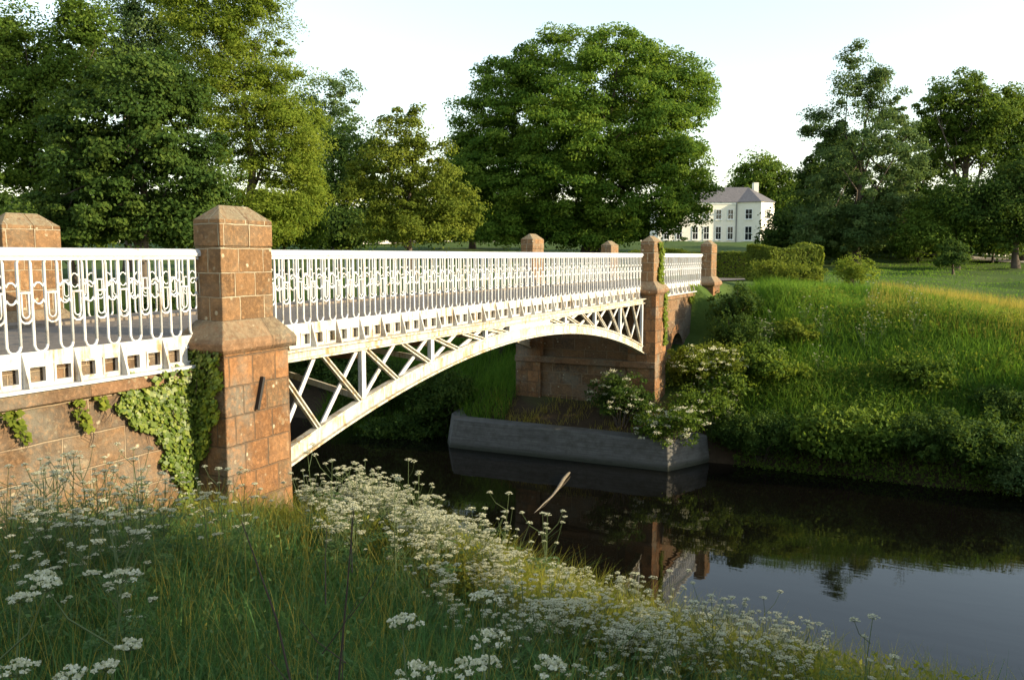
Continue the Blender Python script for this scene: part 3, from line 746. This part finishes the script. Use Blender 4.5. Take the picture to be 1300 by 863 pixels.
T('ash_tree', 'tall yellow green tree with a sunlit right side left of the small tree', 320, 55,
  [(300,70,72,95),(335,150,72,90),(352,235,62,62),(265,20,60,60),(320,10,40,50),(250,140,50,80),(372,180,35,50),(330,280,70,35),(395,250,20,30)], 'lf_ash', 620, 230, 1.15, .10, .4, seed=2, flat=.7, inner=.2, asp=.4, shell=.4)
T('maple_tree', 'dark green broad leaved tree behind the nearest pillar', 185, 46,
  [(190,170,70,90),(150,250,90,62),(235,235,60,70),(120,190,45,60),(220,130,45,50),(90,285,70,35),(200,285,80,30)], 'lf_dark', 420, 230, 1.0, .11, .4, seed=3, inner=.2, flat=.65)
T('lime_tree', 'tall grey green tree at the far left edge of the picture', 50, 62,
  [(55,130,75,105),(15,190,60,100),(105,110,45,80),(60,230,80,75),(10,80,40,50),(125,60,30,50)], 'lf_mid', 420, 230, 1.3, .12, .4, seed=4, inner=.25)
T('poplar_tree', 'slender tree with loose top between the two tall trees at left', 160, 70,
  [(165,80,36,85),(200,55,30,60),(140,110,30,70),(205,110,40,60),(235,40,25,50)], 'lf_blue', 200, 200, 1.3, .12, .3, seed=5)
T('ash_tree', 'pale airy tree top showing far behind the yellow green tree', 425, 110,
  [(425,125,34,30),(405,150,30,40),(440,170,30,30),(415,200,45,40)], 'lf_blue', 130, 110, 1.5, .16, .4, seed=6, inner=.1)
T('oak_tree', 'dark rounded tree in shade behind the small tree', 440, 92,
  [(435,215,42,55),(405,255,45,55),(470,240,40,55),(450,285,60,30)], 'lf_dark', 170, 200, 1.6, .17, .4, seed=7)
T('small_tree', 'small light green tree with drooping right branches beyond the railing', 520, 62,
  [(515,180,36,38),(490,220,42,42),(548,225,38,42),(520,265,70,34),(575,268,34,32),(465,262,34,34),(520,295,75,18),(590,290,22,18)], 'lf_hedge', 300, 170, .95, .10, .25, seed=8, inner=.15, H0=1.2, flat=.75)
T('yew_tree', 'dark tree mass left of the sycamore trunk', 600, 112,
  [(598,230,38,60),(570,255,40,50),(640,265,50,40),(590,290,60,22)], 'lf_dark', 190, 200, 1.9, .19, .4, seed=9)
T('beech_tree', 'round dark tree rising behind the house roof', 965, 195,
  [(962,235,32,30),(990,255,30,35),(945,250,22,25),(1010,270,25,35)], 'lf_mid', 150, 200, 2.8, .3, .5, seed=10)
T('birch_tree', 'tall pointed tree with airy top right of the house', 1087, 80,
  [(1075,84,17,20),(1108,104,17,22),(1055,100,13,16),(1078,128,32,28),(1116,148,28,30),(1045,165,28,28),(1090,200,66,42),(1080,250,76,40),(1060,285,60,28),(1120,270,55,34),(1140,225,30,40),(1060,305,50,20),(1115,305,50,20)], 'lf_blue', 470, 180, 1.0, .115, .38, seed=11, inner=.15, H0=2.2, limb=14, shell=.55)
T('oak_tree', 'dark tree mass filling the gap between house and pointed tree', 1022, 100,
  [(1030,245,28,38),(1050,280,44,30),(1018,288,22,20),(1060,215,28,40)], 'lf_dark', 170, 200, 1.6, .18, .4, seed=12)
T('oak_tree', 'dark tree mass between the pointed tree and the spreading tree', 1160, 90,
  [(1158,200,30,40),(1170,250,50,50),(1140,285,60,28),(1190,290,50,25)], 'lf_dark', 200, 200, 1.5, .16, .4, seed=13)
T('spreading_oak', 'airy spreading tree with bare lower limbs against the sky', 1215, 84,
  [(1198,128,32,24),(1235,150,40,34),(1180,152,28,28),(1255,175,34,34),(1222,195,42,28),(1200,170,34,25),(1270,140,20,20)], 'lf_mid', 300, 150, 1.1, .13, .5, seed=14, inner=.05, H0=7, limb=16, shell=.5)
T('oak_tree', 'tree cut by the right edge of the picture beside the spreading tree', 1300, 84,
  [(1295,145,26,24),(1310,180,40,36),(1288,200,30,30),(1320,240,50,60),(1290,235,36,40)], 'lf_mid', 290, 160, 1.3, .14, .4, seed=15, inner=.15)
T('hawthorn_tree', 'low dark bushy tree beneath the spreading tree', 1215, 74,
  [(1210,278,50,42),(1175,302,38,26),(1245,296,42,30)], 'lf_mid', 190, 160, 1.2, .12, .25, seed=16, H0=1)
T('holly_tree', 'dense dark tree at the right edge beneath the oak', 1290, 72,
  [(1285,262,42,52),(1315,235,48,64),(1240,262,40,45),(1265,300,30,24),(1310,300,50,30)], 'lf_dark', 240, 170, 1.2, .12, .3, seed=17, H0=1)
T('hawthorn_bush', 'small dark bush standing alone at the lawn edge on the right', 1212, 66, [(1212,322,18,14),(1205,330,18,10)], 'lf_dark', 50, 120, .6, .09, .1, seed=18, H0=.5, cat='bush')
# low woodland edge closing the park at the left and middle
for i, (px, F, w_, tp, mt) in enumerate([(20,54,60,255,'lf_dark'),(95,52,60,262,'lf_mid'),(250,60,60,240,'lf_mid'),(360,66,60,262,'lf_mid'),(430,74,50,278,'lf_dark'),(1075,112,60,268,'lf_dark'),(1130,108,50,262,'lf_dark'),(-60,56,80,170,'lf_mid'),(1180,104,60,262,'lf_dark'),(1245,100,60,250,'lf_dark')]):
    lab = ['dark understorey bush at far left behind the opposite pillar','mid green understorey bush behind the left railing','understorey bush between the nearest pillar and the yellow green tree','understorey bush under the right side of the yellow green tree','dark bush at the foot of the shaded rounded tree','dark bush right behind the trunk of the pointed tree','dark bush in the deep shade right of the pointed tree trunk','tree just outside the left edge of the picture','dark bush behind the pale path at its left end','dark bush behind the pale path at its right end'][i]
    T('understorey_bush', lab, px, F, [(px,(tp+318)/2,w_*.8,(318-tp)/2),(px-w_*.4,300,w_*.5,20),(px+w_*.4,298,w_*.5,22)], mt, 110, 170, .02*F, .0022*F, .15, seed=40+i, H0=.6, cat='bush')
for i, (px, F, tp, mt) in enumerate([(620,210,262,'lf_mid'),(680,215,255,'lf_dark'),(740,212,262,'lf_mid'),(800,208,265,'lf_dark'),(560,150,268,'lf_dark'),(500,140,266,'lf_mid')]):
    T('distant_tree', ['distant tree seen low under the left side of the sycamore','distant tree behind the left lower branches of the sycamore','distant tree directly behind the sycamore trunk','distant tree behind the sycamore beside the house','distant tree behind the gap between small tree and sycamore','distant tree behind the small light green tree'][i], px, F, [(px,(tp+308)/2,42,(308-tp)/2),(px-30,292,30,20),(px+30,290,30,22)], mt, 110, 130, .018*F, .002*F, .3, seed=60+i, H0=1)
for i in range(11):
    px = 1005+i*32; F = 92+9*math.sin(i*2.1); tp = 272+14*math.sin(i*1.3)
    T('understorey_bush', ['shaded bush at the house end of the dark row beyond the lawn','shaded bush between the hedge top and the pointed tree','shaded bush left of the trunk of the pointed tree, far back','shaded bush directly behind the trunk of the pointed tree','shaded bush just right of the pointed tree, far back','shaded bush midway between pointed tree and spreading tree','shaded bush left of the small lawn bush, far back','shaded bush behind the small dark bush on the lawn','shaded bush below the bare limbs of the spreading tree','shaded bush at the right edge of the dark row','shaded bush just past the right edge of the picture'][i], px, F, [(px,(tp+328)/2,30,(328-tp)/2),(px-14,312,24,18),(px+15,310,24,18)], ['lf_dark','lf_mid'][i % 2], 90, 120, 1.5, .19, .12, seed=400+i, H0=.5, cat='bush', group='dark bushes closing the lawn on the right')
# far woodland closing the horizon: one mass
r = np.random.default_rng(900); L = []
for i in range(150):
    b = at(-500+i*15.5, 325, 232+10*math.sin(i*1.7)); hh = 8.5+2.2*math.sin(i*.9)+1.5*math.sin(i*2.3); L.append((b.x, b.y, gz(b.x, b.y)+hh*.48, 4.2, 4.2, hh*.5))
X, N, t, P = crown_points(L, 2300, 34, 1.8, .8, .2, 900)
V, F = leaves(X, .55*(.6+.7*r.random(len(X))), .5, N, .6, 900)
tag(npmesh('woodland', V, F, M['lf_dark'], None, np.repeat(t, 4)), 'far off dark woodland closing the horizon behind the park', 'woodland', kind='stuff')
# leafy weeds over the upper far bank
n = 60000; X = rng.uniform(2.5, 30, n); Y = 28.6+rng.random(n)*7; k = inview(X, Y, 60) & (rng.random(n) < np.clip(pn(X, Y, .9, 77)*2.4-.9, 0, 1)); X, Y = X[k], Y[k]
Z = ground(X, Y)+.1+.65*rng.random(len(X))*(.3+pn(X, Y, 1.1, 62)); C3 = np.column_stack([X, Y, Z])
V, F = leaves(C3, .03+.045*rng.random(len(C3)), .4, np.tile([.3,-.5,.8], (len(C3),1)), .4, 58)
tag(npmesh('weeds', V, F, M['lf_hedge'], None, np.repeat(np.clip(.5+.3*rng.normal(size=len(C3)),0,1), 4)), 'patches of leafy weeds in the tall grass of the far bank', 'weeds', kind='stuff')
# trees off to the right which throw the evening shade
def shade_tree(x, y, h, rr, seed, label):
    z0 = gz(x, y); root = empty('riverside_tree', (x, y, z0)); tag(root, label, 'tree')
    L = [(0,0,h-rr*.8,rr,rr,rr*.8),(rr*.3,-rr*.2,h*.45,rr*.9,rr*.9,h*.4),(-rr*.3,rr*.2,h*.3,rr*.9,rr*.9,h*.3)]
    X, N, t, P = crown_points(L, 230, 110, 1.1, .6, .3, seed, floor=.2)
    V, F = leaves(X, .2*(.6+.7*rng.random(len(X))), .5, N, .6, seed); npmesh('crown', V, F, M['lf_mid'], root, np.repeat(t, 4))
    limbs(None, P, .3, h*.2, 8, seed).build('trunk', M['bark'], root, smooth=True)
SH = [(22,5.2,8.3,4.4,'riverside tree beyond the right edge, nearest the water'),(24,-1.5,8.8,5.0,'riverside tree beyond the right edge, nearest the camera side'),
      (26,-9,9,5.5,'riverside tree beyond the right edge, behind the camera'),(31,3,7.2,5,'second riverside tree beyond the right edge, back from the water'),
      (-9,-20,15,7,'unseen tree added behind the camera to block skylight'),  # added out of view to dim skylight on pillar faces and foreground
      (112,34,14,7,'park tree beyond the right edge, in line with the pale path'),(122,46,14,7,'park tree beyond the right edge, behind the pale path'),(98,25,12,6,'park tree beyond the right edge, between river and path'),
(50,31,5.2,3.6,'low far bank tree beyond the right edge at the water')]
for i, (x, y, h, rr, lb) in enumerate(SH): shade_tree(x, y, h, rr, 70+i, lb)

# ------------------------------------------------------------ far bank bushes
shrub_at('elder_bush', 'large elder bush with cream flower heads beside the far pier', 1.15, 29.2, 1.6, 1.3, 1.9, 'lf_hedge', 230, .38, .05, 101, flowers=85, z=zz(-4.95))
shrub_at('elder_bush', 'elder bush with white flowers hanging over the concrete wall corner', 1.0, 25.9, 1.3, .8, 1.45, 'lf_mid', 110, .3, .045, 102, flowers=50, z=zz(-6.15), fmat='flower')
shrub_at('elder_bush', 'darker flowering elder at the left foot of the far pier', -.75, 26.3, 1.3, .8, 1.9, 'lf_dark', 130, .3, .045, 103, flowers=40, z=zz(-5.6), fmat='flower')
bush_labels = [
 (4.2,24.05,1.5,1.6,'dark bush at the water edge right of the concrete wall','lf_dark'),
 (6.5,24.2,1.7,1.6,'dense bush at the water edge, second right of the concrete wall','lf_mid'),
 (8.9,24.25,1.7,1.7,'wide dark bush at the water edge, third right of the concrete wall','lf_dark'),
 (11.3,24.1,1.8,1.8,'grey green bush overhanging the water at the right edge of the picture','lf_blue'),
 (13.8,24.3,1.8,1.8,'bush overhanging the water just past the right edge of the picture','lf_dark'),
 (3.5,26.5,1.4,1.3,'leafy bush behind the elder bush with white heads beside it','lf_mid'),
 (10.3,26.4,1.2,.9,'low dark bush below the tall grass nearer the right edge','lf_dark'),
 (1.9,28.9,.9,1.3,'leafy bush beside the arch opening of the far abutment','lf_mid'),
 (1.5,33.0,1.2,1.6,'dark bush against the last near pillar','lf_dark'),
 (1.9,30.9,1.0,1.5,'shaded bush between the arch opening and the last near pillar','lf_dark')]
for i, (x,y,rr,h,lb,mt) in enumerate(bush_labels):
    if y < 27.5: x, y, rr, h = 8.2+(x-8.2)*1.155, y*1.14, rr*1.1, h*.95
    shrub_at('bank_bush', lb, x, y, rr, rr*.8, h, mt, int((85,60,70)[i % 3]*rr*rr)+40, (.30,.42,.26)[i % 3], (.045,.075,.06)[i % 3], 110+i, cat='bush', flat=1.0)
n = 60000; X = rng.uniform(2.8, 24, n); Y = 26.9+rng.random(n)**1.3*4.0; k = inview(X, Y, 60); X, Y = X[k], Y[k]
Z = ground(X, Y)+.05+.55*rng.random(len(X))*(.4+pn(X, Y, 1.2, 61)); C3 = np.column_stack([X, Y, Z])
V, F = leaves(C3, .02+.06*rng.random(len(C3))**2, .5, np.tile([0,-.5,.8], (len(C3),1)), .45, 57)
tag(npmesh('undergrowth', V, F, M['lf_mid'], None, np.repeat(np.clip(.4+.3*rng.normal(size=len(C3)),0,1), 4)), 'dense dark nettles and weeds low on the far bank above the water', 'undergrowth', kind='stuff')
shrub_at('bank_bush', 'low leafy bush between the two lighter elders by the far pier', 1.5, 27.6, 1.4, .9, 1.25, 'lf_mid', 120, .3, .05, 160, cat='bush', z=zz(-5.5), flowers=10, fmat='flower')
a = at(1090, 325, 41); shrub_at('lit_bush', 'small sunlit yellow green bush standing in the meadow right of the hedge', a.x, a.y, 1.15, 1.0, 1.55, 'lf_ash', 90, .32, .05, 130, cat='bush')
a = at(1000, 325, 39); shrub_at('bramble_bush', 'brown green bramble in front of the clipped hedge end', a.x, a.y, 2.0, 1.0, 1.1, 'lf_hedge', 120, .3, .045, 131, cat='bush')
a = at(868, 305, 158); shrub_at('garden_shrub', 'tiny dark shrub on the lawn before the house windows', a.x, a.y, .9, .6, .9, 'lf_dark', 20, .3, .08, 132, cat='shrub')
for i, (x, y, rr, h, lb) in enumerate([(-6.0,23.7,1.5,2.5,'tall dark bush under the arch left of the far abutment'),(-5.3,26.6,.9,2.9,'dark leafy bush touching the left corner of the far abutment'),(-6.9,22.75,1.2,1.5,'low dark bush hiding the mud left of the concrete wall'),(-8.8,23.7,1.8,2.3,'dark bush by the water under the middle of the arch'),(-11.5,24.6,1.9,2.6,'dark bush by the water under the left part of the arch'),(-15,25.0,2.2,3.0,'dark bush seen through the lattice beside the nearest pier'),(-20,25.5,2.6,3.2,'farthest dark bush upstream behind the lattice')]):
    x, y = 8.2+(x-8.2)*1.15, y*1.15
    shrub_at('bank_bush', lb, x, y, rr*1.1, rr*.9, h*1.1, 'lf_dark', int(80*rr*rr)+30, .4, .06, 140+i, cat='bush')  # darker leaf colour stands for the shade under the arch

# ------------------------------------------------------------ ivy
def ivy(label, spots, n, seed, size=.027, name='ivy', mat='lf_ivy'):
    """spots: (plane axis, plane value, outward sign, test(u,z)) leaves hugging the stone"""
    r = np.random.default_rng(seed); Xs = []; Ns = []
    for (ax, val, sg, box, test, m_) in spots:
        u = r.uniform(box[0], box[1], m_); z = r.uniform(box[2], box[3], m_); k = test(u, z); u, z = u[k], z[k]
        o = val+sg*(.015+.09*r.random(len(u))**1.4)
        Xs.append(np.column_stack([o, u, z] if ax == 'x' else [u, o, z])); nn = np.zeros((len(u),3)); nn[:,0 if ax == 'x' else 1] = sg; nn[:,2] = .45; Ns.append(nn)
    X = np.concatenate(Xs); N = np.concatenate(Ns); N /= np.linalg.norm(N, axis=1)[:,None]
    c = X[0].copy(); root = empty(name, tuple(c)); tag(root, label, 'ivy')
    V, F = leaves(X-c, size*(.5+1.5*r.random(len(X))**2), .72, N, .8, seed)
    npmesh('foliage', V, F, M[mat], root, np.repeat(np.clip(.5+.25*r.normal(size=len(X)), 0, 1), 4))
    q = MB()
    for i in range(12):
        p = X[r.integers(len(X))]-c; q.tube([tuple(p), tuple(p+np.array([.0, r.normal()*.05, -.10])), tuple(p+np.array([0, r.normal()*.08, -.2]))], [.006,.005,.002], 4)
    q.build('stem', M['twig'], root)
def t1(u, z):
    top = zz(-1.50)-.00; dz = top-z
    lim = 8.05-np.interp(dz, [0,.25,.5,.9,1.2,1.9], [1.25,1.15,.95,.55,.42,.25])
    return (u > lim+.07*np.sin(z*9)+.05*np.sin(z*23)) & (dz > -.12)
def t2(u, z):
    dz = zz(-1.26)-z
    return (u < .14-np.interp(dz, [0,.3,.8,1.3,1.6], [.02,.05,.12,.34,.55])+.04*np.sin(z*14)) & (dz > -.05)
ivy('green ivy hanging on the abutment wall against the nearest pier', [('x',-.45,1,(6.6,8.07,zz(-3.35),zz(-1.40)),t1,9500),('y',8.06,-1,(-.5,.14,zz(-3.0),zz(-1.2)),t2,2600),('x',-.33,1,(7.3,8.0,zz(-1.6),zz(-1.42)),lambda u,z: u>7.3,120)], 0, 201)
ivy('yellowish ivy climbing the bridge side of the far pier beside the railing', [('x',.0,1,(27.55,28.2,zz(-1.1),zz(.45)),lambda u,z: u>27.75+.12*np.sin(z*6),700),('x',-.3,1,(28.2,29.3,zz(-2.6),zz(-1.0)),lambda u,z: (u-28.2)<(z-zz(-2.7))*.7,900),('x',.13,1,(27.7,28.35,zz(-3.0),zz(-1.1)),lambda u,z: u>27.95+.1*np.sin(z*5),500)], 0, 202, .05, mat='lf_ash')
ivy('ivy trailing over the wall below the last length of railing', [('x',-.42,1,(33.2,35.4,zz(-2.6),zz(-1.15)),lambda u,z: (z>zz(-1.5)-(u-33.2)*.55+.15*np.sin(u*5)),1500)], 0, 203, .055, mat='lf_ash')
ivy('small clump of reddish creeper under the wall coping at left', [('x',-.44,1,(5.3,7.0,zz(-2.0),zz(-1.62)),lambda u,z: np.sin(u*7)+np.sin(u*17+z*9)>.35+(zz(-1.62)-z)*3,900)], 0, 204, .028, 'creeper', 'lf_hedge')

# ------------------------------------------------------------ cow parsley
def umbel(center, rad, r, root):
    c = Vector(center); X = []; N = []
    q = MB()
    for i in range(11):
        a = i*2.399; rr = rad*math.sqrt((i+.3)/11)*r.uniform(.85,1.1)
        tip = Vector((rr*math.cos(a), rr*math.sin(a), rad*.55-rr*rr/rad*.30+r.uniform(-.004,.004)))
        q.tube([Vector((0,0,-rad*.1)), tip-Vector((0,0,.004))], [.0013,.0009], 3)
        for j in range(13):
            b = r.uniform(0,6.28); s = rad*.24*math.sqrt(r.random())
            X.append((tip.x+s*math.cos(b), tip.y+s*math.sin(b), tip.z+rad*.05*(1-(s/(rad*.24))**2)+r.uniform(0,.003))); N.append((r.normal()*.8, r.normal()*.8, .8))
    X = np.array(X); N = np.array(N)
    V, F = leaves(X, np.full(len(X), .0044)*(.8+.5*r.random(len(X))), .7, N/np.linalg.norm(N, axis=1)[:,None], .9, int(r.integers(1e6)))
    nv = len(V); V = np.concatenate([V, np.array([tuple(v) for v in q.v])])
    quads = [tuple(k+nv for k in f) for f in q.f if len(f) == 4]
    nf = len(F); F = np.concatenate([F, np.array(quads)])
    o = npmesh('flower_head', V, F, M['flower'], root, np.concatenate([np.repeat(r.random(len(X)), 4), np.zeros(len(q.v))]))
    o.data.materials.append(M['stem']); mi = np.zeros(len(F), dtype=np.int32); mi[nf:] = 1; o.data.polygons.foreach_set('material_index', mi)
    o.location = c
def parsley(seed, H, numb, big=1.0):
    r = np.random.default_rng(seed); root = empty('cow_parsley'); q = MB()
    top = Vector((r.uniform(-.08,.08), r.uniform(-.08,.08), H))
    st = [Vector((0,0,-.08)), Vector((0,0,H*.35)), top*.68+Vector((.02,0,0)), top]
    q.tube(st, [.0055,.005,.0035,.002], 5); umbel(top, .036*big*r.uniform(.8,1.1), r, root)
    for i in range(numb-1):
        f = r.uniform(.35,.85); a = r.uniform(0,6.28); b = Vector((0,0,0)).lerp(top, f); L = H*r.uniform(.16,.42)
        tip = b+Vector((math.cos(a)*L*.62, math.sin(a)*L*.62, L)); tip.z = min(tip.z, H*1.03)
        q.tube([b, b.lerp(tip,.5)+Vector((math.cos(a),math.sin(a),0))*L*.12, tip], [.003,.0025,.0016], 4)
        umbel(tip, .032*big*r.uniform(.6,1.1), r, root)
    q.build('stem', M['stem'], root)
    # ferny leaves low on the stem
    C_ = []; 
    for i in range(7):
        a = r.uniform(0,6.28); z0 = r.uniform(.08,.6)*H; L = r.uniform(.14,.28)
        for t in np.linspace(.15,1,12):
            wd = L*.42*(1-abs(t-.4)*1.2)
            for j in range(7):
                s = r.uniform(-1,1)*wd
                C_.append((math.cos(a)*L*t-math.sin(a)*s, math.sin(a)*L*t+math.cos(a)*s, z0+L*.55*t-L*.5*t*t))
    C_ = np.array(C_); nn = np.tile([0,0,1.0], (len(C_),1))
    V, F = leaves(C_, .011+.008*r.random(len(C_)), .7, nn, .4, seed+1)
    npmesh('leaves', V, F, M['herb'], root, np.repeat(r.random(len(C_)), 4))
    return root
protos = [parsley(300+i, [.85,1.0,.7,1.1,.8,.9,.8,.9,.75,.95][i], [9,13,7,10,12,8,17,20,18,3][i], [1,1,1,1,1,1,1.5,1.35,1.6,1.1][i]) for i in range(10)]
used = [False]*10
def put(x, y, label, group=None, sc=1.0, z=None, kind=None):
    k = random.randrange(6) if kind is None else kind
    o = protos[k] if not used[k] else dup(protos[k]); used[k] = True
    o.location = (x, y, gz(x, y) if z is None else z); o.rotation_euler = (0, 0, random.uniform(0, 6.28)); o.scale = (sc,)*3
    for q_ in ('group',):
        if q_ in o: del o[q_]
    tag(o, label, 'cow parsley', group); return o
# the crest mass, in sun
cnt = 0
while cnt < 235:
    px = random.uniform(385, 1060); F, Rr = random.uniform(5.2, 10.6), 0
    p = at(px, 325, F)
    yy = p.y+.26*min(max(p.x-3, 0), 9)
    if not (5.9 < yy < 9.4) or p.x < .5 or (yy < 6.9 and random.random() < .6): continue
    if random.random() > -.35+1.9*float(pn(p.x, p.y, 1.9, 44)) or (px > 860 and random.random() < .45): continue
    zi = min(5, int((px-385)/112)); ww = ['right beside the nearest pier','on the bank crest a little right of the nearest pier','on the bank crest in front of the driftwood branch','on the bank crest below the concrete wall corner','on the low end of the bank crest before the bridge reflection','at the low right tip of the bank against blue water'][zi]
    put(p.x, p.y, 'sunlit cow parsley '+ww, 'cow parsley massed '+ww, random.uniform(.65, 1.05)*(1.08 if p.x < 4.5 else .85), kind=random.choice([1,3,4,6,7,8,6,7,8])); cnt += 1
cnt = 0
while cnt < 48:
    px = random.uniform(-30, 300); F = random.uniform(4.2, 8.5); p = at(px, 325, F)
    if p.x < .0 or p.y > 7.9: continue
    if px > 170 and F < 7 or F < 5.2 and random.random() < .7: continue
    put(p.x, p.y, 'cow parsley in the shaded patch before the left wall', 'cow parsley before the left wall', random.uniform(.75, 1.1)); cnt += 1
cnt = 0
while cnt < 22:
    px = random.uniform(620, 1100); F = random.uniform(3.4, 6.4); p = at(px, 325, F)
    if p.y > 6.6: continue
    put(p.x, p.y, 'cow parsley scattered in the shaded grass at lower right', 'cow parsley in the lower right grass', random.uniform(.5, .8)); cnt += 1
# the ones that stand out
def special(px, py, F, label, kind=0, big=1.0):
    p = at(px, py, F); k0 = protos[kind]; H = [.85,1.0,.7,1.1,.8,.9,.8,.9,.75,.95][kind]
    g_ = gz(p.x, p.y); sc = max(.3, (p.z-g_)/(H+.02)); return put(p.x, p.y, label, None, sc, kind=kind)
special(1100, 782, 5.2, 'tall lone cow parsley against the water at lower right', 3)
special(905, 752, 6.2, 'cow parsley with greenish heads against the sky reflection', 1)
special(598, 792, 2.6, 'small flat white umbel cluster above the grass left of bottom centre', 9)
special(640, 838, 2.3, 'white umbel cluster touching the bottom edge right of centre', 9)
special(500, 832, 2.2, 'pair of white umbels at the bottom edge left of centre', 9)
special(115, 740, 2.7, 'bright white umbel cluster in the shade at lower left', 9)
special(12, 745, 2.5, 'white umbels at the left edge of the lower bank', 9)
special(70, 845, 2.1, 'pale umbels at the bottom left corner', 9)
special(150, 655, 4.6, 'loose cow parsley in front of the lit wall stones', 1)
special(640, 625, 8.6, 'tall cow parsley reaching above the crest against dark water', 3)
special(690, 650, 8.0, 'cow parsley on the crest left of the driftwood branch', 1)
special(460, 603, 9.3, 'highest cow parsley heads right of the nearest pier', 3)
# broad herb leaves low in the foreground
n = 90000; X = rng.uniform(-.2, 14, n); Y = rng.uniform(.8, 10.8, n); k = inview(X, Y, 80) & (rng.random(n) < pn(X, Y, 1.8, 15)); X, Y = X[k], Y[k]
Z = ground(X, Y)+.05+.42*rng.random(len(X)); C3 = np.column_stack([X, Y, Z])
F_, _ = FR(X, Y); C3 = C3[F_ > 1.4]
V, F = leaves(C3, .010+.022*rng.random(len(C3))**2, .4, np.tile([0,0,1.0], (len(C3),1)), .5, 55)
tag(npmesh('weeds', V, F, M['herb'], None, np.repeat(rng.random(len(C3)), 4)), 'low broad leaved weeds among the near bank grass', 'weeds', kind='stuff')
# dense crest growth, its green yellowed to carry the low sunlight
n = 50000; X = rng.uniform(.3, 10, n); Y = rng.uniform(7.1, 9.8, n)-.26*np.clip(X-3, 0, 9); k = rng.random(n) < .3+.7*pn(X, Y, 1.4, 16); X, Y = X[k], Y[k]
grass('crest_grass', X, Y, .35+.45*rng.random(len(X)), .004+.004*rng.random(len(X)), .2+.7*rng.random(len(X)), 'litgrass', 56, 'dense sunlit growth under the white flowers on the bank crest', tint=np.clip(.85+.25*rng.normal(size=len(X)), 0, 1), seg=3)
n = 60000; X = rng.uniform(.3, 9, n); Y = rng.uniform(6.9, 9.6, n)-.26*np.clip(X-3, 0, 9); k = rng.random(n) < pn(X, Y, 1.7, 18)*1.2-.1; X, Y = X[k], Y[k]
Z = ground(X, Y)+.08+.62*rng.random(len(X))*(.35+.8*pn(X, Y, 1.5, 19)); C3 = np.column_stack([X, Y, Z])
V, F = leaves(C3, .012+.022*rng.random(len(C3)), .3, np.tile([.6,-.3,.7], (len(C3),1)), .5, 59)
tag(npmesh('ferny_growth', V, F, M['litgrass'], None, np.repeat(np.clip(.5+.3*rng.normal(size=len(C3)),0,1), 4)), 'ferny growth tinted sunlit yellow massed on the crest of the near bank', 'weeds', kind='stuff')
# dead twiggy stems
for i, (px, py, F, lb) in enumerate([(410, 700, 3.4, 'thin dead twiggy stem rising left of the bottom centre'), (372, 740, 3.0, 'bent dead stem lying across the grass at lower left of centre')]):
    p = at(px, py, F); z0 = gz(p.x, p.y); q = MB(); H = p.z-z0+.2
    root = empty('dead_stem', (p.x, p.y, z0)); tag(root, lb, 'dead stem')
    q.tube([(0,0,-.05),(.03,.02,H*.4),(.10-.2*i,.02,H*.75),(.16-.4*i,.0,H)], [.006,.005,.004,.002], 5); q.build('stem', M['twig'], root)
    for j in range(5):
        f = .3+.13*j; a = j*2.1; L = .22
        MB().tube([(.08*f*2,.02,H*f),(.08*f*2+math.cos(a)*L*.5,math.sin(a)*L*.5,H*f+L*.6),(.08*f*2+math.cos(a)*L*.8,math.sin(a)*L*.8,H*f+L*1.1)], [.003,.002,.001], 4).build('twig', M['twig'], root)
wl = ['reddish seeding dock clump on the far bank below the hedge','tall weed clump on the far bank above the elder','tall weed clump in the middle of the far bank grass','pale weed clump on the far bank near the right edge','broad weed clump below the small sunlit meadow bush','weed clump high on the far bank toward the right edge','leafy weed clump in the grass right of the elder','leafy weed clump half way up the bank at the right edge']
for i, (x, y) in enumerate([(3.9,31.9),(3.4,30.0),(8.0,30.6),(11.8,31.0)]):
    shrub_at('weed_clump', wl[i], x, y, 1.0+.3*(i%3), .7, .75+.12*(i%4), ['lf_hedge','lf_ash','lf_mid'][i%3], 70, .24, .06, 500+i, cat='weeds', flat=1.2)
# ------------------------------------------------------------ far bank flowers standing in the grass
for (px, py, F, n_, lb) in [(945,495,28.6,9,'scattered white cow parsley heads on the far bank right of the elder'),(1010,500,29.4,7,'scattered white cow parsley heads in the middle of the far bank'),(915,520,27.6,12,'white cow parsley leaning over the water right of the elder'),(1120,480,30,6,'few white cow parsley heads far along the bank toward the right')]:
    for i in range(n_):
        p = at(px+random.uniform(-45,45), 325, F+random.uniform(-.8,1.6))
        o = put(p.x, p.y, lb, lb, random.uniform(1.0,1.35), kind=3)
